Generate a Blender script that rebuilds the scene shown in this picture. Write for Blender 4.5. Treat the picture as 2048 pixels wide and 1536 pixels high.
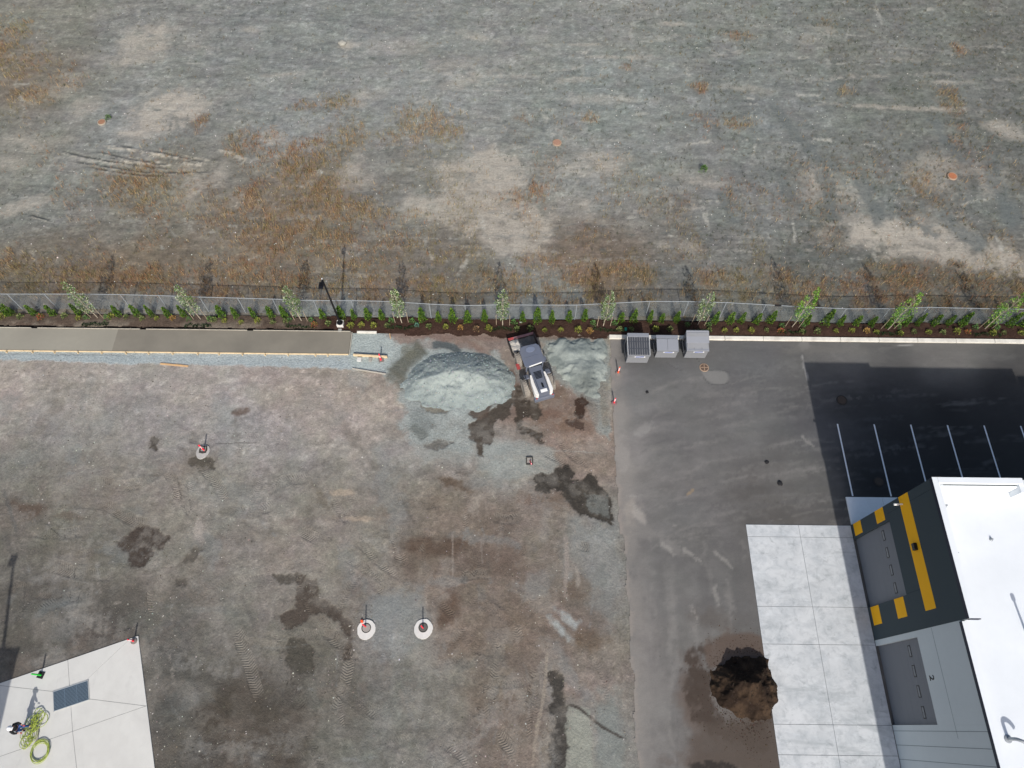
import bpy, bmesh, math, random
import numpy as np
from mathutils import Vector, Matrix
R = math.radians
for o in list(bpy.data.objects): bpy.data.objects.remove(o)
S = bpy.context.scene
C = S.collection
# ------------------------------------------------------------------ camera
F = 1396.82
AX = np.array([0.999936673, 0.0112423819, 0.000509301648])
AY = np.array([0.00986198, -0.89716387, 0.44158774])
AN = np.array([-0.00542143, 0.44155475, 0.89721793])
H = 48.0
def P(px, py, h=0.0):
    """ground (or height h) point seen at a pixel of the 2048x1536 photograph"""
    v = np.array([px - 1024.0, py - 768.0, F]); t = (H - h) / v.dot(AN)
    return float(v.dot(AX) * t), float(v.dot(AY) * t)
cam_d = bpy.data.cameras.new('camera'); cam = bpy.data.objects.new('camera', cam_d); C.objects.link(cam)
cam_d.sensor_width = 36; cam_d.lens = F / 2048 * 36; cam_d.clip_start = .5; cam_d.clip_end = 3000
right = Vector((AX[0], AY[0], -AN[0])); up = -Vector((AX[1], AY[1], -AN[1])); back = -Vector((AX[2], AY[2], -AN[2]))
M = Matrix((right, up, back)).transposed().to_4x4(); M.translation = Vector((0, 0, H))
cam.matrix_world = M
S.camera = cam
# ------------------------------------------------------------------ sky and sun
SUN_EL = R(39.0)
SDIR = Vector((0.08, -1.0, math.tan(SUN_EL))).normalized()      # towards the sun
w = bpy.data.worlds.new('World'); S.world = w; w.use_nodes = True
nt = w.node_tree; nt.nodes.clear()
sky = nt.nodes.new('ShaderNodeTexSky'); sky.sky_type = 'NISHITA'; sky.sun_disc = False
sky.sun_elevation = SUN_EL; sky.sun_rotation = math.atan2(SDIR.x, SDIR.y); sky.air_density = 1.0; sky.dust_density = 3.0
bg = nt.nodes.new('ShaderNodeBackground'); bg.inputs['Strength'].default_value = 0.125
wo = nt.nodes.new('ShaderNodeOutputWorld')
nt.links.new(sky.outputs[0], bg.inputs[0]); nt.links.new(bg.outputs[0], wo.inputs[0])
sl = bpy.data.lights.new('sun', 'SUN'); sl.energy = 3.9; sl.angle = R(0.6); sl.color = (1.0, .96, .9)
so = bpy.data.objects.new('sun', sl); C.objects.link(so)
so.rotation_euler = SDIR.to_track_quat('Z', 'Y').to_euler(); so.location = (0, -60, 60)
S.view_settings.view_transform = 'Standard'; S.view_settings.look = 'None'
S.view_settings.exposure = 0.0; S.view_settings.gamma = 1.0; S.view_settings.use_curve_mapping = False
# ------------------------------------------------------------------ helpers
def lin(c):
    c = np.asarray(c, float) / 255.0
    return np.where(c <= .04045, c / 12.92, ((c + .055) / 1.055) ** 2.4)
def mat(name, col, rough=.8, metal=0.0, noise=0.0, nscale=4.0, bump=0.0, bscale=30.0, attr=None, spec=.3, dirt=None, coat=0):
    m = bpy.data.materials.new(name); m.use_nodes = True; t = m.node_tree; n = t.nodes; L = t.links
    b = n['Principled BSDF']; b.inputs['Roughness'].default_value = rough; b.inputs['Metallic'].default_value = metal
    b.inputs['Specular IOR Level'].default_value = spec
    tc = n.new('ShaderNodeTexCoord')
    cur = None
    if attr:
        a = n.new('ShaderNodeVertexColor'); a.layer_name = attr; cur = a.outputs[0]
    else:
        rgb = n.new('ShaderNodeRGB'); rgb.outputs[0].default_value = (*lin(col), 1); cur = rgb.outputs[0]
    if noise:
        for sc, st in ((nscale, noise), (nscale * 6.3, noise * .6)):
            tx = n.new('ShaderNodeTexNoise'); tx.inputs['Scale'].default_value = sc; tx.inputs['Detail'].default_value = 5
            tx.inputs['Roughness'].default_value = .6
            L.new(tc.outputs['Object'], tx.inputs['Vector'])
            mr = n.new('ShaderNodeMapRange'); mr.inputs[1].default_value = .28; mr.inputs[2].default_value = .72
            mr.inputs[3].default_value = 1 - st; mr.inputs[4].default_value = 1 + st
            L.new(tx.outputs[0], mr.inputs[0])
            mx = n.new('ShaderNodeVectorMath'); mx.operation = 'SCALE'
            L.new(cur, mx.inputs[0]); L.new(mr.outputs[0], mx.inputs['Scale']); cur = mx.outputs[0]
    if dirt:
        dc, ds, amt = dirt
        tx = n.new('ShaderNodeTexNoise'); tx.inputs['Scale'].default_value = ds; tx.inputs['Detail'].default_value = 8
        L.new(tc.outputs['Object'], tx.inputs['Vector'])
        mr = n.new('ShaderNodeMapRange'); mr.inputs[1].default_value = .45; mr.inputs[2].default_value = .75; mr.inputs[3].default_value = 0; mr.inputs[4].default_value = amt
        L.new(tx.outputs[0], mr.inputs[0])
        mx = n.new('ShaderNodeMix'); mx.data_type = 'RGBA'; mx.inputs[7].default_value = (*lin(dc), 1)
        L.new(mr.outputs[0], mx.inputs[0]); L.new(cur, mx.inputs[6]); cur = mx.outputs[2]
    L.new(cur, b.inputs['Base Color'])
    if bump:
        tx = n.new('ShaderNodeTexNoise'); tx.inputs['Scale'].default_value = bscale; tx.inputs['Detail'].default_value = 6
        L.new(tc.outputs['Object'], tx.inputs['Vector'])
        bp = n.new('ShaderNodeBump'); bp.inputs['Strength'].default_value = 1; bp.inputs['Distance'].default_value = bump
        L.new(tx.outputs[0], bp.inputs['Height']); L.new(bp.outputs[0], b.inputs['Normal'])
    if coat: b.inputs['Coat Weight'].default_value = coat
    return m
def tag(o, label=None, cat=None, group=None, kind=None):
    if label: o['label'] = label
    if cat: o['category'] = cat
    if group: o['group'] = group
    if kind: o['kind'] = kind
    return o
def empty(name, loc, rz=0.0, label=None, cat=None, group=None, kind=None):
    o = bpy.data.objects.new(name, None); o.empty_display_size = .3; C.objects.link(o)
    o.location = loc; o.rotation_euler = (0, 0, rz); return tag(o, label, cat, group, kind)
def link(name, me, m, parent=None, loc=None):
    if m is not None and not me.materials: me.materials.append(m)
    o = bpy.data.objects.new(name, me); C.objects.link(o)
    if parent: o.parent = parent
    if loc is not None: o.location = loc
    return o
def copy_tree(o, parent=None):
    c = o.copy(); C.objects.link(c)
    if parent: c.parent = parent
    for ch in list(o.children): copy_tree(ch, c)
    return c
class MB:
    def __init__(s): s.bm = bmesh.new()
    def box(s, c, d, rz=0.0, rot=None, bev=0.0):
        r = bmesh.ops.create_cube(s.bm, size=1.0); vs = r['verts']
        rm = (rot if rot is not None else Matrix.Rotation(rz, 3, 'Z'))
        for v in vs: v.co = rm @ Vector((v.co.x * d[0], v.co.y * d[1], v.co.z * d[2])) + Vector(c)
        if bev:
            es = list({e for v in vs for e in v.link_edges}); bmesh.ops.bevel(s.bm, geom=es, offset=bev, segments=2, affect='EDGES', profile=.5)
        return s
    def cone(s, a, b, r0, r1, n=12, caps=True):
        a = Vector(a); b = Vector(b); d = b - a; q = d.to_track_quat('Z', 'Y').to_matrix()
        ra = []; rb = []
        for i in range(n):
            t = 2 * math.pi * i / n; u = q @ Vector((math.cos(t), math.sin(t), 0))
            ra.append(s.bm.verts.new(a + u * r0)); rb.append(s.bm.verts.new(b + u * r1))
        for i in range(n): s.bm.faces.new((ra[i], ra[(i + 1) % n], rb[(i + 1) % n], rb[i]))
        if caps: s.bm.faces.new(ra[::-1]); s.bm.faces.new(rb)
        return s
    def lathe(s, prof, c=(0, 0, 0), axis='Z', n=20):
        rings = []
        for r, z in prof:
            ring = []
            for i in range(n):
                t = 2 * math.pi * i / n
                if axis == 'Z': p = (r * math.cos(t), r * math.sin(t), z)
                else: p = (z, r * math.cos(t), r * math.sin(t))
                ring.append(s.bm.verts.new(Vector(p) + Vector(c)))
            rings.append(ring)
        for a, b in zip(rings, rings[1:]):
            for i in range(n): s.bm.faces.new((a[i], a[(i + 1) % n], b[(i + 1) % n], b[i]))
        if prof[0][0] > 1e-4: s.bm.faces.new(rings[0][::-1])
        if prof[-1][0] > 1e-4: s.bm.faces.new(rings[-1])
        return s
    def tube(s, pts, r, n=6):
        pts = [Vector(p) for p in pts]; rings = []
        for i, p in enumerate(pts):
            d = (pts[min(i + 1, len(pts) - 1)] - pts[max(i - 1, 0)]).normalized()
            q = d.to_track_quat('Z', 'Y').to_matrix()
            rr = r[i] if isinstance(r, (list, tuple)) else r
            rings.append([s.bm.verts.new(p + q @ Vector((math.cos(2 * math.pi * k / n) * rr, math.sin(2 * math.pi * k / n) * rr, 0))) for k in range(n)])
        for a, b in zip(rings, rings[1:]):
            # match the ring start to avoid twisting
            k0 = min(range(n), key=lambda k: (a[0].co - b[k].co).length)
            for i in range(n): s.bm.faces.new((a[i], a[(i + 1) % n], b[(i + 1 + k0) % n], b[(i + k0) % n]))
        s.bm.faces.new(rings[0][::-1]); s.bm.faces.new(rings[-1])
        return s
    def prism(s, poly, z0, z1):
        a = [s.bm.verts.new((x, y, z0)) for x, y in poly]; b = [s.bm.verts.new((x, y, z1)) for x, y in poly]
        n = len(poly)
        for i in range(n): s.bm.faces.new((a[i], a[(i + 1) % n], b[(i + 1) % n], b[i]))
        s.bm.faces.new(a[::-1]); s.bm.faces.new(b)
        return s
    def prism_x(s, poly, x0, x1):     # poly of (y, z)
        a = [s.bm.verts.new((x0, y, z)) for y, z in poly]; b = [s.bm.verts.new((x1, y, z)) for y, z in poly]
        n = len(poly)
        for i in range(n): s.bm.faces.new((a[i], a[(i + 1) % n], b[(i + 1) % n], b[i]))
        s.bm.faces.new(a[::-1]); s.bm.faces.new(b)
        return s
    def ngon(s, pts):
        s.bm.faces.new([s.bm.verts.new(p) for p in pts]); return s
    def mesh(s, name, bev=0.0, smooth=None):
        bmesh.ops.recalc_face_normals(s.bm, faces=s.bm.faces)
        if bev:
            es = [e for e in s.bm.edges if len(e.link_faces) == 2 and e.calc_face_angle(0) > .5]
            bmesh.ops.bevel(s.bm, geom=es, offset=bev, segments=2, affect='EDGES', profile=.6, clamp_overlap=True)
        me = bpy.data.meshes.new(name); s.bm.to_mesh(me); s.bm.free()
        if smooth is not None:
            for p in me.polygons: p.use_smooth = True
            me.set_sharp_from_angle(angle=R(smooth))
        return me
    def build(s, name, m, parent=None, bev=0.0, smooth=None, loc=None): return link(name, s.mesh(name, bev, smooth), m, parent, loc)
def np_mesh(name, V, Fc, col=None, attrs=None, smooth=False):
    V = np.asarray(V, np.float32); Fc = np.asarray(Fc, np.int32); k = Fc.shape[1]
    me = bpy.data.meshes.new(name)
    me.vertices.add(len(V)); me.vertices.foreach_set('co', V.ravel())
    me.loops.add(Fc.size); me.loops.foreach_set('vertex_index', Fc.ravel())
    me.polygons.add(len(Fc)); me.polygons.foreach_set('loop_start', np.arange(0, Fc.size, k, dtype=np.int32))
    try: me.polygons.foreach_set('loop_total', np.full(len(Fc), k, np.int32))
    except Exception: pass
    me.update(calc_edges=True)
    if col is not None:
        a = me.color_attributes.new('col', 'FLOAT_COLOR', 'POINT')
        a.data.foreach_set('color', np.column_stack([col, np.ones(len(col))]).astype(np.float32).ravel())
    for kx, v in (attrs or {}).items():
        a = me.attributes.new(kx, 'FLOAT', 'POINT'); a.data.foreach_set('value', v.astype(np.float32))
    if smooth: me.polygons.foreach_set('use_smooth', np.ones(len(Fc), bool))
    return me
# ------------------------------------------------------------------ numpy noise
_lat = {}
def vnoise(x, y, seed):
    if seed not in _lat: _lat[seed] = np.random.default_rng(seed).random((256, 256)).astype(np.float32)
    g = _lat[seed]
    xi = np.floor(x).astype(np.int32); yi = np.floor(y).astype(np.int32)
    fx = x - xi; fy = y - yi; fx = fx * fx * (3 - 2 * fx); fy = fy * fy * (3 - 2 * fy)
    xi &= 255; yi &= 255; x1 = (xi + 1) & 255; y1 = (yi + 1) & 255
    return (g[yi, xi] * (1 - fx) + g[yi, x1] * fx) * (1 - fy) + (g[y1, xi] * (1 - fx) + g[y1, x1] * fx) * fy
def fbm(x, y, scale, seed=1, octv=5, gain=.55):
    s = 0; a = 1; tot = 0; fx = x / scale + 37.1; fy = y / scale + 91.7
    for i in range(octv):
        s = s + a * vnoise(fx, fy, seed + i * 7); tot += a; a *= gain
        c, q = math.cos(.6), math.sin(.6); fx, fy = (fx * c - fy * q) * 2.03, (fx * q + fy * c) * 2.03
    return s / tot            # about 0..1, mean .5
def sstep(a, b, x):
    t = np.clip((x - a) / (b - a), 0, 1); return t * t * (3 - 2 * t)
def sdf(poly, x, y):
    """signed distance, negative inside"""
    d = np.full(x.shape, 1e9); ins = np.zeros(x.shape, bool); n = len(poly)
    for i in range(n):
        x0, y0 = poly[i]; x1, y1 = poly[(i + 1) % n]; ex, ey = x1 - x0, y1 - y0
        t = np.clip(((x - x0) * ex + (y - y0) * ey) / (ex * ex + ey * ey + 1e-12), 0, 1)
        d = np.minimum(d, np.hypot(x - x0 - t * ex, y - y0 - t * ey))
        cr = ((y0 > y) != (y1 > y)) & (x < (x1 - x0) * (y - y0) / (y1 - y0 + 1e-12) + x0)
        ins ^= cr
    return np.where(ins, -d, d)
def pxpoly(pts): return [P(a, b) for a, b in pts]
class Sheet:
    def __init__(s, xs, ys):
        s.nx, s.ny = len(xs), len(ys)
        X, Y = np.meshgrid(xs, ys); s.x = X.ravel(); s.y = Y.ravel(); n = s.x.size
        s.h = np.zeros(n); s.col = np.zeros((n, 3)); s.tu = np.zeros(n); s.tm = np.zeros(n); s.gr = np.ones(n)
        s.keep = np.ones(n, bool)
    def anchors(s, A, power=3.0, warp=2.0, sat=.62, gain=1.0, tintv=(1, 1, 1)):
        """low-frequency soil colour: inverse-distance blend of hand-picked colours"""
        xx = s.x + (fbm(s.x, s.y, 5, 301, 4) - .5) * warp * 2; yy = s.y + (fbm(s.x, s.y, 5, 411, 4) - .5) * warp
        wt = np.zeros(s.x.size); acc = np.zeros((s.x.size, 3))
        for px, py, r, g, b in A:
            ax, ay = P(px, py); d2 = (xx - ax) ** 2 + (yy - ay) ** 2 + 1.5
            ww = d2 ** (-power / 2 * 1.3); wt += ww; acc += ww[:, None] * lin((r, g, b))
        s.col = acc / wt[:, None]; g = s.col.mean(1)[:, None]; s.col = (g + (s.col - g) * sat) * gain * np.array(tintv)
    def sub(s, x0, x1, y0, y1): return np.nonzero((s.x > x0) & (s.x < x1) & (s.y > y0) & (s.y < y1))[0]
    def mixc(s, i, m, c): s.col[i] = s.col[i] * (1 - m[:, None]) + lin(c) * m[:, None]
    def poly(s, pts, c, k=1.0, edge=.12, warp=.35, seed=5, wsc=1.2, breakup=0.0, h=0.0, grit=None):
        pl = pxpoly(pts); a = np.array(pl); pad = warp * 2 + edge + .3
        i = s.sub(a[:, 0].min() - pad, a[:, 0].max() + pad, a[:, 1].min() - pad, a[:, 1].max() + pad)
        if not len(i): return i, np.zeros(0)
        x, y = s.x[i], s.y[i]
        d = sdf(pl, x, y) + (fbm(x, y, wsc, seed, 5, .65) - .5) * warp * 2.2
        m = 1 - sstep(-edge, edge, d)
        if breakup: m = m * sstep(breakup - .12, breakup + .12, fbm(x, y, .9, seed + 50, 5, .65) + np.clip(-d, 0, .6) * .12)
        if c is not None: s.mixc(i, m * k, c)
        s.h[i] += m * h
        if grit is not None: s.gr[i] = s.gr[i] * (1 - m) + grit * m
        return i, m
    def blot(s, px, py, rx, ry, ang, c, k=.6, seed=9, rough=.9, cut=None):
        x0, y0 = P(px, py); r = max(rx, ry) * 1.6; i = s.sub(x0 - r, x0 + r, y0 - r, y0 + r)
        if not len(i): return
        x, y = s.x[i] - x0, s.y[i] - y0; ca, sa = math.cos(R(ang)), math.sin(R(ang))
        u = (x * ca + y * sa) / rx; v = (-x * sa + y * ca) / ry
        d = np.hypot(u, v) + (fbm(s.x[i], s.y[i], min(rx, ry) * .9 + .3, seed, 5, .62) - .5) * rough * 1.6
        m = 1 - sstep(.35, 1.1, d)
        if cut is not None: m = m * sstep(cut - .1, cut + .1, fbm(s.x[i], s.y[i], .5, seed + 3, 5, .7))
        s.mixc(i, m * k, c)
    def path(s, pts):
        """distance from / length along a smoothed polyline given in pixels"""
        q = np.array([P(a, b) for a, b in pts])
        if len(q) > 2:           # Chaikin smoothing
            for _ in range(2):
                n = [q[0]]
                for a, b in zip(q, q[1:]): n += [a * .75 + b * .25, a * .25 + b * .75]
                q = np.array(n + [q[-1]])
        return q
    def dist(s, q, i):
        x, y = s.x[i], s.y[i]; best = np.full(len(i), 1e9); u = np.zeros(len(i)); side = np.zeros(len(i)); L = 0
        for (x0, y0), (x1, y1) in zip(q, q[1:]):
            ex, ey = x1 - x0, y1 - y0; l = math.hypot(ex, ey)
            if l < 1e-6: continue
            t = ((x - x0) * ex + (y - y0) * ey) / (l * l); tc = np.clip(t, 0, 1)
            d = np.hypot(x - x0 - tc * ex, y - y0 - tc * ey); mk = d < best
            best = np.where(mk, d, best); u = np.where(mk, L + tc * l, u)
            side = np.where(mk, ((x - x0) * ey - (y - y0) * ex) / l, side); L += l
        return best, u, side, L
    def stroke(s, pts, wd, c, k=.6, seed=3, edge=.5, rough=.4, h=0.0, cut=None):
        q = s.path(pts); pad = wd + .5
        i = s.sub(q[:, 0].min() - pad, q[:, 0].max() + pad, q[:, 1].min() - pad, q[:, 1].max() + pad)
        if not len(i): return
        d, u, side, L = s.dist(q, i)
        d = d + (fbm(s.x[i], s.y[i], max(wd, .25), seed, 4, .6) - .5) * rough * wd * 2
        m = 1 - sstep(wd * .5 * (1 - edge), wd * .5 * (1 + edge), d)
        m = m * sstep(0, .12 * L, u) * sstep(0, .12 * L, L - u)
        if cut is not None: m = m * sstep(cut - .1, cut + .1, fbm(s.x[i], s.y[i], .45, seed + 3, 4, .7))
        s.mixc(i, m * k, c); s.h[i] += m * h
    def track(s, pts, wd=.42, c=None, k=.25, seed=3, depth=.02, amp=1.0):
        q = s.path(pts); pad = wd + .3
        i = s.sub(q[:, 0].min() - pad, q[:, 0].max() + pad, q[:, 1].min() - pad, q[:, 1].max() + pad)
        if not len(i): return
        d, u, side, L = s.dist(q, i)
        m = 1 - sstep(wd * .42, wd * .58, d)
        m = m * sstep(0, .1 * L, u) * sstep(0, .1 * L, L - u) * sstep(.38, .62, fbm(s.x[i], s.y[i], .9, seed, 4))
        ok = m > .02; ii = i[ok]
        s.tu[ii] = (u + np.abs(side) * .5)[ok]; s.tm[ii] = m[ok] * amp
        if c is not None: s.mixc(ii, m[ok] * k, c)
        s.h[ii] -= m[ok] * depth
        e = np.exp(-((d - wd * .62) / .09) ** 2) * (m * 0 + 1) * sstep(0, .1 * L, u) * sstep(0, .1 * L, L - u)
        s.h[i] += e * depth * .8
    def mottle(s, k=.2, scale=.8, seed=30, asp=1.0, chroma=.03):
        n1 = fbm(s.x / asp, s.y, scale, seed, 6, .72); f = (n1 - .5) * 2
        s.col *= (1 + k * f + k * 1.6 * np.clip(f - .25, 0, 1))[:, None]
        for c_ in range(3): s.col[:, c_] *= 1 + chroma * 2 * (fbm(s.x, s.y, scale * 2.2, seed + 11 + c_ * 5, 3) - .5) * 2
    def noise(s, k=.1, sx=1.0, sy=1.0, seed=20):
        s.col *= (1 + (fbm(s.x / sx, s.y / sy, 1.0, seed, 5, .62) - .5) * 2 * k)[:, None]
    def build(s, name, m, z=0.0, parent=None):
        V = np.column_stack([s.x, s.y, s.h + z])
        a = (np.arange(s.ny - 1)[:, None] * s.nx + np.arange(s.nx - 1)[None, :]).ravel()
        Fc = np.column_stack([a, a + 1, a + s.nx + 1, a + s.nx])
        cnt = s.keep[Fc].sum(1); Fc = Fc[cnt >= 3]
        used = np.zeros(len(V), bool); used[Fc.ravel()] = True; idx = np.cumsum(used) - 1
        me = np_mesh(name, V[used], idx[Fc], np.clip(s.col, 0, 1)[used], {'tu': s.tu[used], 'tm': s.tm[used], 'gr': s.gr[used]}, smooth=True)
        return link(name, me, m, parent)
    def hat(s, x, y):            # height lookup (nearest)
        j = int(np.argmin((s.x - x) ** 2 + (s.y - y) ** 2)); return float(s.h[j])
def ground_mat(name, grain=.22, bump=.03, gscale=9.0, tread=.16, rough=.95, streak=None, spec=.25, speck=0.0):
    """vertex-painted soil colour times procedural grain; tyre treads as relief from a length-along-track attribute"""
    m = bpy.data.materials.new(name); m.use_nodes = True; t = m.node_tree; n = t.nodes; L = t.links
    b = n['Principled BSDF']; b.inputs['Roughness'].default_value = rough; b.inputs['Specular IOR Level'].default_value = spec
    tc = n.new('ShaderNodeTexCoord')
    vec = tc.outputs['Object']
    if streak:
        mp = n.new('ShaderNodeMapping'); mp.inputs['Scale'].default_value = streak; L.new(vec, mp.inputs[0]); svec = mp.outputs[0]
    else: svec = vec
    def math_(op, a, b_=None):
        q = n.new('ShaderNodeMath'); q.operation = op
        for k, v in enumerate((a, b_)):
            if v is None: continue
            if isinstance(v, (int, float)): q.inputs[k].default_value = v
            else: L.new(v, q.inputs[k])
        return q.outputs[0]
    def nz(sc, v, det=5, ro=.62):
        q = n.new('ShaderNodeTexNoise'); q.inputs['Scale'].default_value = sc; q.inputs['Detail'].default_value = det; q.inputs['Roughness'].default_value = ro
        L.new(v, q.inputs['Vector']); return q.outputs[0]
    gr = n.new('ShaderNodeAttribute'); gr.attribute_name = 'gr'
    n1 = nz(gscale, vec, 6, .72); n2 = nz(1.1, svec, 6, .65); n3 = nz(gscale * .28, svec, 4)
    f = math_('MULTIPLY', math_('SUBTRACT', n1, .5), grain * 4.2)
    f = math_('MULTIPLY', f, gr.outputs['Fac'])
    f = math_('ADD', f, math_('MULTIPLY', math_('SUBTRACT', n2, .5), grain * 1.5))
    f = math_('ADD', f, math_('MULTIPLY', math_('SUBTRACT', n3, .5), grain * 1.6))
    tu = n.new('ShaderNodeAttribute'); tu.attribute_name = 'tu'; tm = n.new('ShaderNodeAttribute'); tm.attribute_name = 'tm'
    s_ = math_('SINE', math_('MULTIPLY', tu.outputs['Fac'], 2 * math.pi / tread))
    tr = math_('MULTIPLY', s_, tm.outputs['Fac'])
    f = math_('ADD', f, math_('MULTIPLY', tr, .04))
    if speck:
        vo = n.new('ShaderNodeTexVoronoi'); vo.inputs['Scale'].default_value = 2.6; L.new(vec, vo.inputs['Vector'])
        sp = n.new('ShaderNodeMapRange'); sp.inputs[1].default_value = .03; sp.inputs[2].default_value = .10; sp.inputs[3].default_value = speck; sp.inputs[4].default_value = 0
        L.new(vo.outputs['Distance'], sp.inputs[0]); f = math_('ADD', f, sp.outputs[0])
    f = math_('ADD', f, 1.0); f = math_('MAXIMUM', f, .25)
    a = n.new('ShaderNodeVertexColor'); a.layer_name = 'col'
    mx = n.new('ShaderNodeVectorMath'); mx.operation = 'SCALE'; L.new(a.outputs[0], mx.inputs[0]); L.new(f, mx.inputs['Scale'])
    L.new(mx.outputs[0], b.inputs['Base Color'])
    hgt = math_('ADD', math_('MULTIPLY', math_('MULTIPLY', n1, gr.outputs['Fac']), 1.0), math_('MULTIPLY', n3, 1.0))
    hgt = math_('ADD', hgt, math_('MULTIPLY', tr, .22))
    bp = n.new('ShaderNodeBump'); bp.inputs['Distance'].default_value = bump; bp.inputs['Strength'].default_value = 1
    L.new(hgt, bp.inputs['Height']); L.new(bp.outputs[0], b.inputs['Normal'])
    return m
# ================================================================== GROUND
def axis(segs):
    out = []
    for a, b, st in segs: out.append(np.linspace(a, b, max(2, int(round((b - a) / st)) + 1))[:-1])
    return np.append(np.concatenate(out), segs[-1][1])
M_dirt = ground_mat('packed_dirt', grain=.22, bump=.05, gscale=7.0, speck=.30)
M_field = ground_mat('gravelly_field', grain=.24, bump=.05, gscale=5.0, streak=(.45, 1.6, 1), speck=.18)
M_asph = ground_mat('asphalt', grain=.085, bump=.008, gscale=16.0, rough=.82, spec=.35, streak=(.6, 1.1, 1))
M_mulch = ground_mat('bark_mulch', grain=.42, bump=.07, gscale=9.0, rough=1.0, spec=.1)
M_grav = ground_mat('crushed_gravel', grain=.13, bump=.04, gscale=9.0, rough=.95)
M_mound = ground_mat('loose_soil', grain=.32, bump=.10, gscale=5.0, rough=1.0, spec=.1)

# ---- lot dirt
D = Sheet(axis([(-64, -43, 1.0), (-43, 8.6, .075), (8.6, 11, .4)]), axis([(-12, -4, .6), (-4, 28.45, .075)]))
D.anchors([
 (50,760,140,132,126),(200,760,139,133,128),(400,760,142,134,130),(600,770,141,130,124),(740,790,140,131,123),(100,850,124,121,119),
 (300,850,126,124,122),(500,850,129,127,127),(700,870,140,130,124),(50,930,112,110,104),(200,930,117,115,109),(400,960,120,116,110),
 (600,930,124,121,120),(800,930,128,126,122),(1000,930,126,126,121),(1150,900,125,110,100),(50,1020,98,92,85),(200,1020,110,105,98),
 (350,1020,118,112,104),(500,1000,120,116,110),(650,1000,115,109,102),(800,1000,112,105,98),(900,1040,112,100,90),(1000,1060,105,92,82),
 (1100,1050,112,100,92),(1190,1080,118,120,118),(60,1120,95,92,85),(200,1110,98,95,88),(350,1120,112,108,100),(500,1120,122,118,112),
 (620,1120,118,112,104),(750,1120,115,110,102),(860,1110,97,84,74),(950,1130,102,88,79),(1050,1150,107,94,85),(1150,1150,110,100,92),
 (1210,1150,110,110,108),(100,1220,82,78,73),(200,1250,78,75,71),(300,1250,88,86,82),(420,1220,105,102,97),(540,1220,108,104,98),
 (680,1250,100,95,88),(790,1260,120,120,116),(920,1250,106,93,83),(1020,1260,103,89,79),(1130,1230,109,97,88),(350,1400,78,77,74),
 (450,1420,73,68,61),(550,1420,78,74,68),(680,1400,90,88,82),(780,1400,102,102,98),(880,1420,107,106,100),(980,1400,101,89,80),
 (1060,1420,104,92,84),(1180,1400,114,103,95),(380,1520,76,73,69),(520,1520,71,65,59),(700,1520,100,100,95),(850,1520,107,107,102),
 (1000,1520,106,94,86),(1070,1510,112,101,92),(1160,1490,128,128,118),(1220,1490,114,114,112),(880,680,128,112,104),(1090,690,128,118,108),
 (1130,840,118,98,86),(1100,800,110,90,80),(950,660,120,105,98),(1200,760,125,122,114)], sat=.7, gain=1.17, tintv=(1.015, .995, .94))
D.noise(.14, 1.4, .7, 20); D.mottle(.30, .9, 33, 1.3, .018); D.mottle(.38, .26, 36, 1.0, .012)
D.h += (fbm(D.x, D.y, 4.0, 60, 4) - .5) * .16 + (fbm(D.x, D.y, .8, 66, 4) - .5) * .035
rg = np.random.default_rng(4)
GB = (134, 142, 141); GP = (160, 170, 167)
# soft soil patches: brown, pale, blue grey
for k in range(150):
    px = rg.uniform(0, 1215); py = rg.uniform(730, 1536)
    c = [(96, 86, 78), (140, 137, 131), (120, 126, 126), (104, 96, 86), (140, 134, 126)][rg.integers(5)]
    if c == (96, 86, 78) and px < 780: c = (84, 79, 71)
    D.blot(px, py, rg.uniform(.8, 3.2), rg.uniform(.25, 1.1), rg.choice([0, 5, -8, 80, 100, -60]) + rg.uniform(-14, 14), c, rg.uniform(.12, .38), 100 + k, 1.5)
# blue gravel by the new walk and beyond its end
D.poly([(-200, 700), (700, 706), (780, 712), (785, 745), (700, 738), (560, 733), (430, 730), (250, 727), (90, 722), (-200, 720)], (154, 164, 166), .92, .12, .25, 11, .7, grit=1.6)
D.poly([(690, 660), (770, 664), (800, 690), (840, 684), (880, 690), (900, 700), (860, 760), (790, 760), (770, 740), (700, 735)], (158, 168, 166), .9, .15, .3, 12, .7, grit=1.6)
D.poly([(770, 730), (800, 690), (850, 680), (930, 690), (1010, 720), (1040, 760), (1020, 820), (980, 850), (940, 900), (880, 905), (830, 890), (805, 850), (790, 800)], (144, 151, 148), .85, .35, 1.0, 13, 1.1, grit=1.5)
D.blot(935, 815, 2.2, 1.1, -20, (156, 163, 160), .8, 61, .8); D.blot(900, 870, 2.6, .8, 10, (148, 156, 153), .6, 62, 1.2); D.blot(850, 850, 1.2, 1.2, 0, (112, 118, 116), .6, 63, 1.3); D.blot(905, 795, .9, .5, 30, (104, 104, 92), .6, 64, 1.2)
D.poly([(830, 880), (930, 870), (1020, 890), (1010, 930), (900, 930), (830, 915)], (140, 144, 140), .6, .4, .9, 14)
D.poly([(1085, 680), (1210, 676), (1216, 700), (1222, 740), (1212, 800), (1220, 880), (1190, 860), (1170, 800), (1130, 770), (1100, 740)], (132, 138, 134), .8, .3, .8, 15, .9, grit=1.6)
D.poly([(960, 890), (1010, 880), (1100, 895), (1130, 930), (1100, 955), (1020, 960), (950, 940)], (140, 146, 142), .6, .3, .6, 16)
D.poly([(1150, 1040), (1226, 1050), (1238, 1180), (1220, 1250), (1170, 1200), (1140, 1110)], (120, 123, 120), .5, .5, 1.2, 17)
D.poly([(740, 1180), (850, 1170), (850, 1290), (780, 1320), (730, 1290)], (122, 127, 127), .5, .4, .9, 18)
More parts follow.
